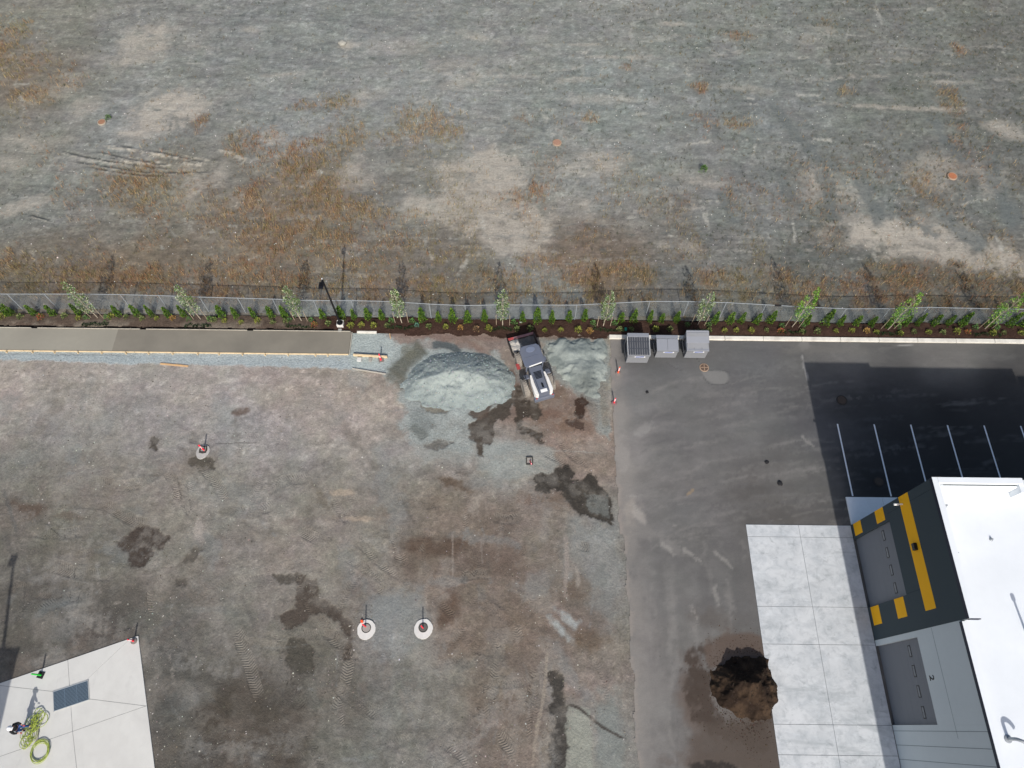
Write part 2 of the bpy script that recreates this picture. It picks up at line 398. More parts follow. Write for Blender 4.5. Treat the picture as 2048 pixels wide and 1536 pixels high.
D.poly([(1125, 1410), (1180, 1420), (1185, 1540), (1128, 1540)], (138, 140, 130), .8, .1, .2, 19, .8)
D.poly([(1195, 1380), (1245, 1380), (1250, 1545), (1200, 1545)], (122, 128, 124), .6, .4, .9, 21)
D.blot(1140, 1240, 1.2, .45, -40, (155, 160, 158), .8, 22, 1.2); D.blot(1118, 1255, 1.4, .35, -50, (160, 166, 164), .75, 23, 1.0)
D.blot(690, 985, 1.0, .3, 0, (165, 150, 132), .6, 24); D.blot(720, 1037, 1.3, .25, 0, (165, 150, 132), .6, 25)
D.blot(400, 1045, .5, 1.4, 10, (158, 150, 142), .6, 26, 1.2); D.blot(950, 1010, .4, 1.6, -30, (150, 142, 132), .5, 27, 1.3)
# rusty / brown areas
for px, py, rx, ry, a, c, k in [(905, 965, 1.6, .5, -25, (86, 72, 58), .8), (870, 1095, 2.2, 1.0, 0, (82, 67, 56), .75), (890, 1240, .9, 1.8, -15, (84, 68, 56), .8),
    (60, 1018, 1.6, .75, -5, (84, 70, 60), .8), (140, 1030, 1.3, .4, -10, (94, 84, 74), .6), (480, 825, .9, .4, 0, (92, 76, 66), .8),
    (1120, 845, 2.5, 1.0, -10, (104, 84, 70), .6), (1090, 1000, 2.4, .8, 0, (100, 84, 72), .6), (1000, 1120, 3, 1.5, 0, (94, 80, 70), .5),
    (1150, 1180, 1.6, 1.0, 0, (96, 80, 66), .5), (1185, 1280, 1.5, .8, 0, (92, 76, 60), .6), (900, 1300, 1.3, .6, 60, (84, 68, 56), .7),
    (860, 690, 3, .5, -5, (126, 108, 100), .5), (930, 690, 2.2, .5, -15, (118, 98, 88), .6), (1180, 830, 1.0, 1.6, 0, (112, 96, 84), .5),
    (1025, 770, .6, 1.4, 0, (96, 74, 64), .8), (1110, 810, 1.2, 1.5, 0, (104, 84, 74), .7), (480, 1440, 3.0, 3.0, 0, (68, 61, 52), .6), (560, 1490, 2.6, 2.0, 0, (66, 58, 50), .6),
    (350, 1370, 1.1, 3.5, 0, (70, 70, 68), .5), (640, 990, 1.5, .4, -50, (88, 80, 68), .5), (120, 1180, 4, 1.0, 0, (84, 80, 74), .5), (240, 1210, 3, .9, 10, (80, 76, 70), .5)]:
    D.blot(px, py, rx, ry, a, c, k, int(px + py), 1.1)
WET = (64, 57, 50)
wets = [
 ([(1030,775),(1046,762),(1056,800),(1075,806),(1086,832),(1072,840),(1060,832),(1048,836),(1046,850),(1060,858),(1082,866),(1088,888),(1074,886),(1056,870),(1034,862),(1030,840),(1032,820),(1026,800)], WET, .92, 0),
 ([(1026,778),(1028,800),(1024,818),(1020,836),(1006,842),(994,838),(988,852),(992,866),(986,884),(970,892),(966,912),(957,912),(950,890),(940,872),(936,850),(952,838),(972,826),(992,812),(1008,796)], (66, 59, 52), .9, 0),
 ([(1068,958),(1080,948),(1105,945),(1118,935),(1135,928),(1148,945),(1146,958),(1165,962),(1175,948),(1190,952),(1198,970),(1215,985),(1225,1010),(1226,1052),(1200,1040),(1178,1030),(1160,1030),(1140,1010),(1128,985),(1110,978),(1078,990),(1072,972)], (58, 54, 49), .92, .0),
 ([(232,1082),(262,1068),(270,1055),(295,1050),(320,1060),(340,1075),(325,1098),(300,1090),(310,1110),(285,1135),(262,1130),(258,1105),(232,1095)], (66, 58, 52), .9, 0),
 ([(545,1150),(595,1147),(598,1165),(560,1168)], (74, 69, 62), .8, .4),
 ([(600,1148),(632,1160),(640,1195),(672,1210),(700,1240),(706,1270),(700,1310),(690,1320),(695,1280),(680,1245),(650,1225),(620,1232),(600,1250),(570,1258),(560,1230),(590,1215),(595,1190)], (72, 64, 57), .85, .0),
 ([(582,1275),(612,1280),(628,1310),(625,1345),(590,1345),(572,1330),(570,1295)], (70, 67, 60), .85, 0),
 ([(1096,1345),(1110,1337),(1124,1345),(1126,1365),(1128,1400),(1134,1415),(1130,1460),(1134,1500),(1128,1545),(1092,1545),(1098,1500),(1106,1460),(1108,1430),(1092,1424),(1104,1400),(1106,1375),(1096,1362)], (62, 59, 55), .95, 0),
 ([(372,915),(400,908),(430,922),(428,936),(400,940),(378,930)], (76, 72, 64), .85, 0), ([(298,875),(310,870),(318,882),(312,900),(300,895)], (66, 61, 55), .85, 0),
 ([(1150,800),(1165,790),(1175,805),(1168,832),(1158,836),(1150,825)], (58, 44, 36), .95, 0), ([(1133,842),(1150,838),(1168,845),(1165,857),(1140,856)], (72, 58, 50), .85, 0),
 ([(1140,885),(1165,880),(1165,895)], (110, 98, 88), .3, 0),
 ([(835,785),(880,790),(905,805),(895,830),(850,822)], (112, 104, 88), .6, 0), ([(940,808),(965,800),(985,815),(975,835),(950,842),(938,826)], (78, 68, 60), .85, 0),
 ([(370,1110),(395,1095),(410,1085),(400,1105),(378,1130),(360,1128)], (78, 73, 66), .7, .45), ([(385,862),(400,872),(398,890),(380,885)], (100, 98, 94), .5, 0),
 ([(352,1160),(378,1160),(370,1172),(352,1172)], (76, 72, 66), .7, .4), ([(845,888),(880,878),(905,885),(890,895),(850,900)], (86, 82, 76), .7, .4),
 ([(985,1440),(1130,1430),(1135,1400),(1128,1395)], None, 0, 0)]
for k, (pts, c, kk, br) in enumerate(wets):
    if c:
        D.poly(pts, (92, 84, 75), kk * .38, .40, .55, 199 + k * 3, .9)
        D.poly(pts, c, min(1, kk * 1.08), .07, .32, 200 + k * 3, .38, breakup=br, h=-.03, grit=1.0)
        D.poly(pts, (104, 98, 88), .28, .06, .2, 201 + k * 3, .4, breakup=.64)
# gray break-up inside the big puddle stains
D.poly([(1165,985),(1215,990),(1222,1040),(1180,1025)], (104, 106, 102), .8, .05, .3, 260, .5, breakup=.5)
D.poly([(1085,955),(1115,950),(1110,970),(1085,968)], (104, 102, 98), .7, .05, .2, 262, .4, breakup=.5)
for pts, wd, c, k in [([(1128,1408),(1150,1412),(1170,1425),(1200,1452),(1232,1470),(1258,1482)], .16, (62, 56, 52), .9), ([(905,1060),(906,1160)], .10, (150, 140, 130), .5),
    ([(962,1075),(965,1130)], .10, (145, 136, 128), .4), ([(1095,1290),(1090,1380),(1070,1480),(1065,1540)], .2, (150, 140, 126), .5), ([(1130,1060),(1135,1140),(1128,1180),(1140,1210)], .3, (148, 138, 130), .5),
    ([(480,1190),(500,1230),(512,1260)], .3, (90, 88, 84), .5), ([(355,1240),(372,1280),(395,1330)], .12, (88, 86, 82), .6), ([(0,1085),(12,1060),(20,1110)], .3, (84, 82, 78), .5),
    ([(52,1160),(45,1230)], .1, (70, 68, 64), .5), ([(5,975),(20,1020),(35,1070)], .25, (84, 84, 82), .6), ([(425,888),(520,885)], .06, (80, 78, 74), .7),
    ([(860,690),(880,688),(905,694),(925,706)], .55, (76, 84, 86), .9), ([(980,720),(1000,725),(1030,760)], .3, (104, 112, 112), .6),
    ([(1210,755),(1205,790),(1212,860)], .5, (120, 114, 102), .6), ([(850,690),(822,708),(805,735),(785,755)], 1.3, (86, 86, 76), .85), ([(800,700),(815,700),(830,715)], 1.0, (104, 104, 92), .7), ([(770,750),(800,760),(815,775)], 1.0, (96, 94, 84), .7), ([(822,850),(840,868),(850,880)], .7, (92, 96, 92), .7), ([(830,790),(870,800),(900,812)], .8, (112,112,100), .6), ([(1000,905),(1130,900),(1210,908)], .08, (150,150,144), .5)]:
    D.stroke(pts, wd, c, k, int(pts[0][0]), .4, .35)
# shallow grader streaks
for k in range(130):
    px = rg.uniform(-30, 1190); py = rg.uniform(735, 1536); l = rg.uniform(25, 120)
    if py < 960: a = rg.normal(0, .12)
    elif px > 850: a = math.pi / 2 + rg.normal(0, .25)
    else: a = rg.choice([rg.normal(0, .3), 1.25 + rg.normal(0, .3)])
    c = [(150, 143, 134), (84, 79, 73), (128, 130, 128)][rg.integers(3)]
    D.stroke([(px, py), (px + l * math.cos(a) * .5, py + l * math.sin(a) * .5 + rg.normal(0, 3)), (px + l * math.cos(a), py + l * math.sin(a))], rg.uniform(.08, .3), c, rg.uniform(.2, .5), 500 + k, .6, .6, cut=.5)
for k in range(110):
    px = rg.uniform(-20, 1200); py = rg.uniform(740, 1536); l = rg.uniform(80, 300)
    if py < 1000: a = rg.normal(.02, .15)
    elif px > 820: a = math.pi / 2 + rg.normal(0, .22)
    else: a = rg.choice([.15, 1.35]) + rg.normal(0, .25)
    D.stroke([(px, py), (px + l * math.cos(a) * .5, py + l * math.sin(a) * .5 + rg.normal(0, 8)), (px + l * math.cos(a), py + l * math.sin(a))], rg.uniform(.4, 1.4), [(146, 141, 133), (92, 88, 82), (138, 136, 131), (108, 97, 88)][k % 4], rg.uniform(.14, .36), 6500 + k, .8, .9, cut=.46)
# tyre treads
TR = [([(700,1075),(730,1090),(755,1120),(800,1150),(830,1165)],.55),([(762,1062),(785,1065),(800,1090),(802,1130)],.6),([(690,1112),(735,1138),(780,1165)],.5),([(700,1135),(740,1160),(770,1185)],.5),
 ([(850,1180),(885,1200),(912,1230)],.65),([(860,1160),(905,1170),(945,1200),(972,1230)],.55),([(990,1265),(1000,1310),(990,1360),(975,1410),(990,1460),(1025,1500),(1050,1536)],.6),
 ([(1070,1335),(1066,1390),(1052,1430),(1055,1480)],.5),([(655,975),(672,1005),(700,1050)],.5),([(700,980),(715,1010),(708,1040)],.5),([(150,1005),(215,1008),(262,1040),(300,1050)],.6),
 ([(60,1062),(120,1070),(170,1062)],.6),([(600,1060),(640,1080),(660,1100)],.6),([(600,1160),(635,1240),(690,1300),(720,1340)],.6),([(555,1255),(580,1340),(600,1420),(640,1500),(650,1540)],.6),
 ([(700,1310),(690,1370),(670,1430),(690,1500)],.6),([(1120,880),(1150,915),(1185,930)],.55),([(1085,900),(1130,925),(1150,945)],.5),([(905,1160),(950,1145),(990,1150)],.5),([(950,1290),(970,1330),(962,1390),(970,1440)],.55),
 ([(930,985),(925,1040),(940,1080)],.5),([(985,1030),(1010,1040),(1040,1035)],.55),([(1150,1090),(1180,1095)],.5),([(380,960),(370,1010),(400,1040)],.6),([(400,930),(440,970),(450,1010)],.55),
 ([(330,940),(360,975),(350,1010)],.5),([(440,1010),(490,1030),(550,1010)],.6),([(100,1130),(170,1150),(230,1150)],.6),([(20,1170),(90,1190),(150,1180)],.6),([(60,1230),(120,1200),(180,1190)],.55),
 ([(330,1150),(300,1180),(310,1230)],.5),([(860,1330),(900,1320),(950,1340)],.6),([(880,1480),(920,1500),(950,1540)],.6),([(1030,1250),(1045,1300)],.5),([(790,1000),(850,1010),(890,1000)],.6),([(520,1000),(560,960),(620,955)],.6),
 ([(880,1060),(850,1090),(840,1130)],.5),([(1040,1100),(1100,1110)],.5),([(660,1350),(700,1400),(760,1430)],.55),([(470,1250),(500,1330),(520,1400)],.6),([(180,960),(240,975),(290,965)],.6)]
for k, (pts, wd) in enumerate(TR):
    D.track(pts, wd * 1.3, [(132, 126, 116), (108, 99, 88), None][k % 3], .3, 700 + k, .016, [1.15, 1.0, .8][k % 3])
for k in range(60):
    px = rg.uniform(20, 1100); py = rg.uniform(860, 1500); a = rg.choice([.1, 1.5, 1.2, 2.2]) + rg.normal(0, .25); l = rg.uniform(110, 280); b = rg.normal(0, .7)
    D.track([(px, py), (px + l * .5 * math.cos(a), py + l * .5 * math.sin(a)), (px + l * math.cos(a + b * .5), py + l * math.sin(a + b * .5))], rg.uniform(.4, .6), None, 0, 800 + k, .010, rg.uniform(.15, .45))
# muddy contact at the mulch edge, rough kerbless strip
D.stroke([(760, 668), (860, 672), (960, 674), (1020, 680)], .5, (118, 100, 92), .7, 71)
D.stroke([(1080, 676), (1150, 672), (1215, 674)], .5, (112, 96, 84), .7, 72)
# keep flat under the slabs and lanes
fl = ((D.y > 25.7) & (D.x < -10.5))
D.h[fl] = D.h[fl] * .15
slab_px = [(-60, 1388), (277, 1270), (318, 1600), (-60, 1620)]
ds = sdf(pxpoly(slab_px), D.x, D.y); D.h = np.where(ds < .6, D.h * .1, D.h) - .12 * (ds < -.15)
D.h[(D.x > 7.2)] *= .15
gp_ = (D.y > 28.04) & (D.x < -8); D.h[gp_] = -.12; D.col[gp_] = lin((44, 38, 35))  # trench floor beside the walk painted dark to stand for its shade
o = D.build('dirt_lot', M_dirt); tag(o, kind='structure')

# ---- field beyond the fence
Fd = Sheet(axis([(-130, -62, 4), (-62, 62, .125), (62, 130, 4)]), axis([(29.45, 40, .09), (40, 74, .13), (74, 120, 3)]))
Fd.anchors([
 (100,50,122,122,113),(300,60,126,128,124),(600,60,124,128,126),(900,60,127,130,127),(1200,60,128,131,127),(1500,60,120,124,119),(1800,60,112,115,110),(2000,60,105,107,102),
 (50,150,118,112,100),(60,300,124,124,117),(250,250,126,129,127),(600,250,129,133,131),(900,200,132,136,133),(1200,200,126,132,129),(1500,200,118,123,121),(1800,200,108,112,107),
 (2000,250,103,106,102),(100,400,120,122,118),(300,400,118,116,107),(600,400,117,109,97),(800,400,121,121,115),(1200,350,127,130,125),(1500,400,117,121,119),(1750,400,112,116,112),
 (1950,400,108,111,107),(100,520,110,103,92),(300,540,112,101,86),(550,520,114,105,92),(750,530,114,107,96),(900,540,110,105,97),(1200,540,114,101,88),(1400,530,107,108,104),
 (1650,530,98,100,95),(1850,560,97,95,87),(2000,560,94,91,84),(700,620,128,132,128),(1100,620,125,130,128),(300,610,124,122,116),(1500,620,112,112,104),(1900,630,98,98,88)], warp=3, sat=.78, gain=.96, tintv=(1.0, .99, .95))
Fd.noise(.14, 3.0, .9, 40); Fd.mottle(.26, 1.2, 43, 1.8, .015); Fd.mottle(.50, .33, 47, 1.2, .012)
Fd.h += (fbm(Fd.x / 2.5, Fd.y, 3.0, 160, 5) - .5) * .22 + (fbm(Fd.x, Fd.y, .7, 166, 4) - .5) * .05
SAND = (168, 161, 149)
for k, (pts, kk) in enumerate([([(240,270),(262,225),(300,197),(385,172),(398,200),(432,206),(400,235),(330,262),(270,278)], .85),
    ([(885,335),(930,312),(990,286),(1042,330),(1048,395),(1100,432),(1105,470),(1070,500),(1000,508),(930,470),(870,450),(812,425),(830,402),(900,392)], .8),
    ([(1688,490),(1722,458),(1850,440),(1905,450),(1960,480),(2060,500),(2060,556),(1950,540),(1850,520),(1760,508)], .85),
    ([(1090,340),(1180,298),(1250,318),(1240,350),(1130,355)], .5),([(1360,348),(1450,352),(1455,372),(1370,368)], .55),([(1100,385),(1190,395),(1185,420),(1110,412)], .6),([(1310,485),(1395,478),(1400,500),(1320,503)], .5)]):
    Fd.poly(pts, SAND, kk * .42, 1.1, 1.6, 300 + k * 5, 3.0); Fd.poly(pts, SAND, kk * .75, .5, 1.3, 303 + k * 5, 1.4, breakup=.47)
for px, py, rx, ry, a, k in [(290,85,1.6,2.6,-10,.7),(250,100,.7,2.6,10,.6),(318,92,1.0,1.4,0,.6),(280,120,2.2,.8,10,.6),(215,120,1.2,.8,0,.3),(325,60,.5,1.2,0,.5),(165,215,1.4,1.4,20,.5),(110,185,2.6,1.2,20,.35),
    (700,345,.9,2.6,-15,.7),(440,345,.8,1.8,-10,.6),(385,370,1.0,2.2,5,.6),(50,410,2.0,.8,25,.7),(690,88,.8,.8,0,.9),(1350,48,1.3,.35,0,.6),(1790,215,4.6,.35,-3,.7),(1900,217,2.2,.35,-2,.6),
    (1890,165,1.8,.35,0,.6),(1645,372,1.3,1.8,-15,.7),(1705,385,1.6,2.0,-10,.65),(1735,450,1.8,1.2,0,.7),(1985,360,1.2,1.7,-15,.7),(2015,262,2.4,.9,-25,.75),(1870,330,2.4,1.4,0,.55),(1870,365,2.0,1.0,-20,.5),
    (830,412,.9,1.2,0,.6),(1500,178,2.4,.6,-8,.3),(1160,90,2.6,.25,0,.4),(1230,115,3.6,.25,0,.45),(940,160,2.4,1.0,20,.4),(960,75,1.8,.5,-20,.4),(905,130,3.2,1.2,10,.3),(60,285,2.6,1.0,0,.45),(20,330,1.2,1.0,0,.5),
    (1150,160,2.4,.4,8,.45),(1200,200,4.0,.7,0,.35),(500,60,1.0,.6,0,.3),(720,200,1.6,1.4,0,.45),(560,150,1.8,.3,8,.35),(800,95,4,1.2,0,.2),(1650,60,1.3,.8,-20,.45),(1820,120,1.5,.4,0,.4),(1620,80,.8,.8,0,.4),
    (740,360,.9,.9,0,.5),(545,270,.9,1.0,0,.55),(970,620,2,.4,0,.2),(1760,470,4,.8,0,.5)]:
    Fd.blot(px, py, rx * 1.5, ry * 1.2, a, SAND, k * .5, int(px * 3 + py), 1.3); Fd.blot(px, py, rx, ry, a, SAND, k * .6, int(px * 3 + py) + 9, 1.3, cut=.45)
for k in range(240):   # pale horizontal machine streaks, most in the middle and right
    px = rg.uniform(250, 2000); py = rg.uniform(5, 560) ** 1.0; l = rg.uniform(30, 220)
    if px < 700 and rg.random() < .6: continue
    c = [(152, 152, 145), (100, 106, 105), (165, 160, 150)][rg.integers(3)]
    Fd.stroke([(px, py), (px + l * .5, py + rg.normal(0, 4)), (px + l, py + rg.normal(0, 6))], rg.uniform(.12, .5), c, rg.uniform(.15, .5), 900 + k, .7, .8, cut=.5)
for k in range(420):
    px = rg.uniform(0, 2048); py = rg.uniform(3, 520); l = rg.uniform(10, 60); a = rg.normal(0, .14) if rg.random() < .7 else rg.normal(1.5, .3)
    Fd.stroke([(px, py), (px + l * .5 * math.cos(a), py + l * .5 * math.sin(a)), (px + l * math.cos(a), py + l * math.sin(a))], rg.uniform(.14, .4), [(172, 170, 160), (84, 90, 86), (150, 150, 142)][k % 3], rg.uniform(.3, .7), 5200 + k, .6, .8, cut=.5)
for pts in [[(300,305),(380,318),(440,322)],[(240,322),(330,328),(420,330)],[(430,300),(480,310),(500,330)],[(200,290),(290,306),(340,316)],[(180,318),(240,326),(300,330)]]:
    Fd.stroke(pts, .35, (176, 170, 156), .7, int(pts[0][0]) + 5, .6, .7, h=.05, cut=.47)
for k in range(60):    # tracks wandering
    px = rg.uniform(0, 1100); py = rg.uniform(5, 500); a = rg.normal(-.2, .7); l = rg.uniform(40, 160)
    Fd.stroke([(px, py), (px + l * .5 * math.cos(a), py + l * .5 * math.sin(a) + rg.normal(0, 8)), (px + l * math.cos(a), py + l * math.sin(a))], rg.uniform(.1, .3), [(154, 152, 144), (98, 102, 102)][k % 2], rg.uniform(.2, .45), 1200 + k, .6, .5, cut=.47)
for pts in [[(110,298),(180,315),(260,328),(350,338)],[(130,318),(230,335),(300,345),(430,342)],[(190,300),(260,318),(340,330)],[(60,428),(100,440)],[(230,288),(300,300),(420,325)],[(170,330),(240,345),(330,352)]]:
    Fd.stroke(pts, .22, (78, 80, 76), .75, int(pts[0][0]), .4, .5, h=-.10, cut=.42)
    Fd.stroke([(a, b + 4) for a, b in pts], .2, (165, 160, 148), .5, int(pts[0][0]) + 1, .4, .5, h=.05, cut=.42)
for pts, wd in [([(1540,200),(1580,260),(1640,320),(1690,350)], 1.0), ([(1710,340),(1740,400),(1760,460)], 1.2), ([(1860,230),(1890,280),(1930,330)], 1.0),([(1880,420),(1930,470),(1980,500)], 1.6),([(1975,300),(1995,380),(2030,470)], 1.4),
    ([(1640,330),(1660,400),(1670,450)], 1.2),([(1790,420),(1880,480)], .9),([(1440,380),(1470,450)], .9),([(1560,340),(1590,420)], .9),([(2010,400),(2050,450)],1.8)]:
    Fd.stroke(pts, wd, (98, 103, 101), .75, int(pts[0][0]), .5, .6)
# weed cover (also drives the planting of the grass below)
WD = np.zeros(Fd.x.size)
weeds = [(40,130,4,2.4,.5),(10,105,3,2.2,.7),(20,60,3,2.4,.5),(130,160,2.4,2,.3),(60,190,2.5,1.6,.5),(280,370,4.2,2.4,.9),(300,400,3,2.2,.6),(330,430,1.6,1.6,.6),(600,330,3.4,3.4,.9),(640,400,3.0,3.4,1.0),(590,430,4,2.4,.9),(510,280,2.5,1.6,.7),(680,205,1.8,1.4,.8),(620,215,1.6,1,.5),(700,270,2.6,1.8,.6),
 (840,250,3.2,2.4,.7),(870,262,2.4,1.4,.8),(660,290,1.8,1.4,.8),(540,470,4,1.8,.9),(660,470,4.4,2.0,.8),(780,440,2.6,1.6,.7),(820,490,3,1.4,.6),(590,500,4,1.4,.7),(720,420,2,1.6,.8),(900,510,3,1.2,.6),(1065,385,1.4,1.8,.9),(1040,400,1.2,1.4,.7),
 (1180,560,3,1.6,1.0),(1235,545,2.6,2.0,1.0),(1290,555,2,1.4,.7),(1180,470,1.6,1.2,.6),(1080,520,2.4,1,.6),(1410,240,1.2,1.0,.8),(1480,245,1.6,1.0,.7),(1400,175,.8,.8,.7),(1180,235,.8,.8,.6),(1040,235,1,1,.5),
 (300,560,8,1.6,1.0),(120,560,6,1.8,.9),(30,540,4,2,.8),(480,540,4,1.6,.9),(560,560,5,1.2,1.0),(740,560,3.4,1.6,1.0),(700,530,3,1.2,.8),(680,580,4,.8,.8),(880,565,2.4,1.0,.9),(990,560,2.4,1.4,.8),(1040,560,2,1,.7),(1440,560,3,1.2,.8),(1380,585,2,.8,.8),
 (1560,560,2.6,1.4,.9),(1500,585,4,.7,.7),(1650,575,4,1.0,.8),(1780,560,4.6,1.4,.9),(1930,560,4,1.6,.9),(2030,580,3,1.2,.9),(1850,595,5,.6,.8),(1780,535,2.4,.8,.8),(1900,200,1.2,2.0,.6),(1920,100,1.0,1.2,.5),(1650,45,.8,1.0,.5),(1470,70,1.6,.8,.5),(1850,370,1.6,1.8,.7),(1840,350,1.2,1.4,.6),
 (1920,270,1,1.6,.4),(1460,390,.8,1.2,.5),(1690,185,.9,.9,.7),(1250,135,.8,.8,.5),(780,280,1.2,1.4,.5),(395,240,1.0,1.0,.8),(400,250,.7,1.0,.7),(480,300,1,1.4,.6),(440,430,3,1.8,.5),(500,400,1.6,2.0,.8),(520,470,2.2,1.6,.7),(950,560,2,1.4,.6)]
for k, (px, py, rx, ry, a) in enumerate(weeds):
    x0, y0 = P(px, py); r = max(rx, ry) * 1.8; i = Fd.sub(x0 - r, x0 + r, y0 - r, y0 + r)
    d = np.hypot((Fd.x[i] - x0) / rx, (Fd.y[i] - y0) / ry) + (fbm(Fd.x[i], Fd.y[i], 1.0, 2000 + k, 6, .72) - .5) * 2.4
    WD[i] = np.maximum(WD[i], a * (1 - sstep(.0, 1.35, d)))
WD = np.maximum(WD, .8 * sstep(34.0, 31.6, Fd.y) * sstep(.36, .6, fbm(Fd.x, Fd.y, 1.6, 2200, 5)))
WD = np.maximum(WD, .22 * sstep(.48, .66, fbm(Fd.x, Fd.y / 1.5, 3.0, 2250, 5)) * sstep(56, 36, Fd.y)); WD *= sstep(30.3, 30.9, Fd.y)
fb = fbm(Fd.x, Fd.y / 2.2, .45, 2300, 5, .72)
mk = np.clip(WD * sstep(.25, .65, fb) * .7, 0, 1)[:, None]; tc_ = sstep(.4, .6, fbm(Fd.x, Fd.y, 5, 2500, 3))[:, None]; Fd.col = Fd.col * (1 - mk) + (lin((116, 103, 76)) * (1 - tc_) + lin((128, 100, 74)) * tc_) * mk
vs_ = sstep(.6, .74, fbm(Fd.x * 1.0, Fd.y / 4.5, .22, 2310, 4, .7)) * np.clip(WD + .18, 0, 1); Fd.col = Fd.col * (1 - .4 * vs_[:, None])
o = Fd.build('field_ground', M_field); tag(o, kind='structure')

# ---- planting bed
B = Sheet(axis([(-64, 64, .085)]), axis([(27.4, 29.85, .07)]))
B.col[:] = lin((64, 48, 41))
lm = sstep(-14.5, -16.5, B.x + (fbm(B.x, B.y, 1.0, 71, 4) - .5) * 2)
B.col = B.col * (1 - lm[:, None]) + lin((86, 74, 65)) * lm[:, None]
dusty = sstep(.47, .62, fbm(B.x / 1.6, B.y, 1.3, 77, 5)) * sstep(29.2, 28.3, B.y) * lm
B.col = B.col * (1 - .75 * dusty[:, None]) + lin((124, 115, 103)) * .75 * dusty[:, None]
B.noise(.25, .5, .5, 72); B.noise(.2, .15, .15, 75)
B.h += .03 + (fbm(B.x, B.y, .5, 81, 4) - .5) * .08 + .05 * sstep(27.9, 28.6, B.y)
edge = np.where(B.x < -11, 28.24 + (fbm(B.x, B.y * 0, .8, 86, 3) - .5) * .12, np.where(B.x < 7.6, 27.80 + (fbm(B.x, B.y * 0, 1.2, 82, 4) - .5) * .9, 28.02))
edge = np.where((B.x > -12.9) & (B.x < -8.5), 27.95 - .0 * B.x, edge)
nr = 29.42 + (fbm(B.x, B.y * 0, 1.5, 84, 3) - .5) * .35
B.keep = (B.y > edge) & (B.y < nr)
o = B.build('planting_bed', M_mulch, z=.015); tag(o, kind='structure')
# gravel strip under the fence, a little below the bed
# ---- asphalt
A = Sheet(axis([(6.9, 8.4, .07), (8.4, 30, .11), (30, 66, .3)]), axis([(-12, -4, .6), (-4, 27.72, .11)]))
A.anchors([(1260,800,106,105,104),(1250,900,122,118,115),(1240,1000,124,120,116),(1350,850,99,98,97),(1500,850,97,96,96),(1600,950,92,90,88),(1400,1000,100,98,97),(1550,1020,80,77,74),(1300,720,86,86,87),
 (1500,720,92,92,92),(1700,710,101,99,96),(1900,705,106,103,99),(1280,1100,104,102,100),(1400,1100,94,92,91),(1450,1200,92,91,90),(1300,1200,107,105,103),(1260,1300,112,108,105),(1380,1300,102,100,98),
 (1300,1450,110,108,106),(1450,1500,90,82,77),(1400,1420,99,95,93),(1530,1520,82,74,68),(1750,800,56,55,55),(1800,870,44,43,43),(1900,850,42,41,41),(1990,900,46,45,45),(1750,950,42,41,41),(1900,940,42,41,41),(1990,800,50,49,49),(1650,850,80,80,82)], power=2.6, gain=1.0, sat=.8, tintv=(1.0, 1.0, .985))  # anchors inside the building shadow are darkened, deepening the shade in the colour
A.noise(.12, 2.2, .9, 90); A.mottle(.16, 1.0, 93, 1.4, .01)
A.h += (fbm(A.x, A.y, 6, 95, 3) - .5) * .03
for k in range(260):     # swept, streaky dust: arcs rising to the right
    px = rg.uniform(1230, 1660); py = rg.uniform(760, 1120); l = rg.uniform(30, 150); a = -.18 - .5 * (1 - (px - 1230) / 430) * rg.uniform(0, 1)
    A.stroke([(px, py), (px + l * .5, py + l * .5 * math.tan(a) - 1), (px + l, py + l * math.tan(a * .6))], rg.uniform(.08, .35), [(126, 123, 119), (84, 83, 83)][k % 2], rg.uniform(.12, .34), 3000 + k, .8, .7, cut=.45)
for k in range(150):
    px = rg.uniform(1225, 1480); py = rg.uniform(1050, 1540); l = rg.uniform(30, 160)
    A.stroke([(px, py), (px + rg.normal(0, 6), py + l * .5), (px + rg.normal(6, 10), py + l)], rg.uniform(.1, .5), [(128, 125, 121), (88, 86, 85)][k % 2], rg.uniform(.12, .35), 3400 + k, .8, .8, cut=.45)
for k in range(70):
    px = rg.uniform(1450, 2040); py = rg.uniform(690, 1030); l = rg.uniform(30, 160)
    A.stroke([(px, py), (px + l, py + rg.normal(-4, 4))], rg.uniform(.1, .4), [(112, 110, 107), (76, 76, 77)][k % 2], rg.uniform(.12, .3), 3600 + k, .8, .8, cut=.48)
for k in range(16):
    y0 = 790 + k * 26; A.stroke([(1235, y0 + 60), (1300, y0 + 18), (1400, y0 - 22), (1520, y0 - 48), (1660, y0 - 64)], rg.uniform(.5, 1.2), [(120, 118, 116), (88, 87, 86)][k % 2], rg.uniform(.10, .2), 4300 + k, .7, .8, cut=.42)
for k in range(9):
    x0 = 1240 + k * 24; A.stroke([(x0, 1080), (x0 + 6, 1220), (x0 + 14, 1380), (x0 + 24, 1540)], rg.uniform(.6, 1.3), [(124, 122, 119), (90, 88, 87)][k % 2], rg.uniform(.12, .22), 4330 + k, .7, .8, cut=.42)
lm2 = sstep(1.9, .0, A.x - 7.6 + (fbm(A.x, A.y, 1.6, 4400, 5) - .5) * 2.6)[:, None] * .8; A.col = A.col * (1 - lm2) + lin((126, 122, 117)) * lm2
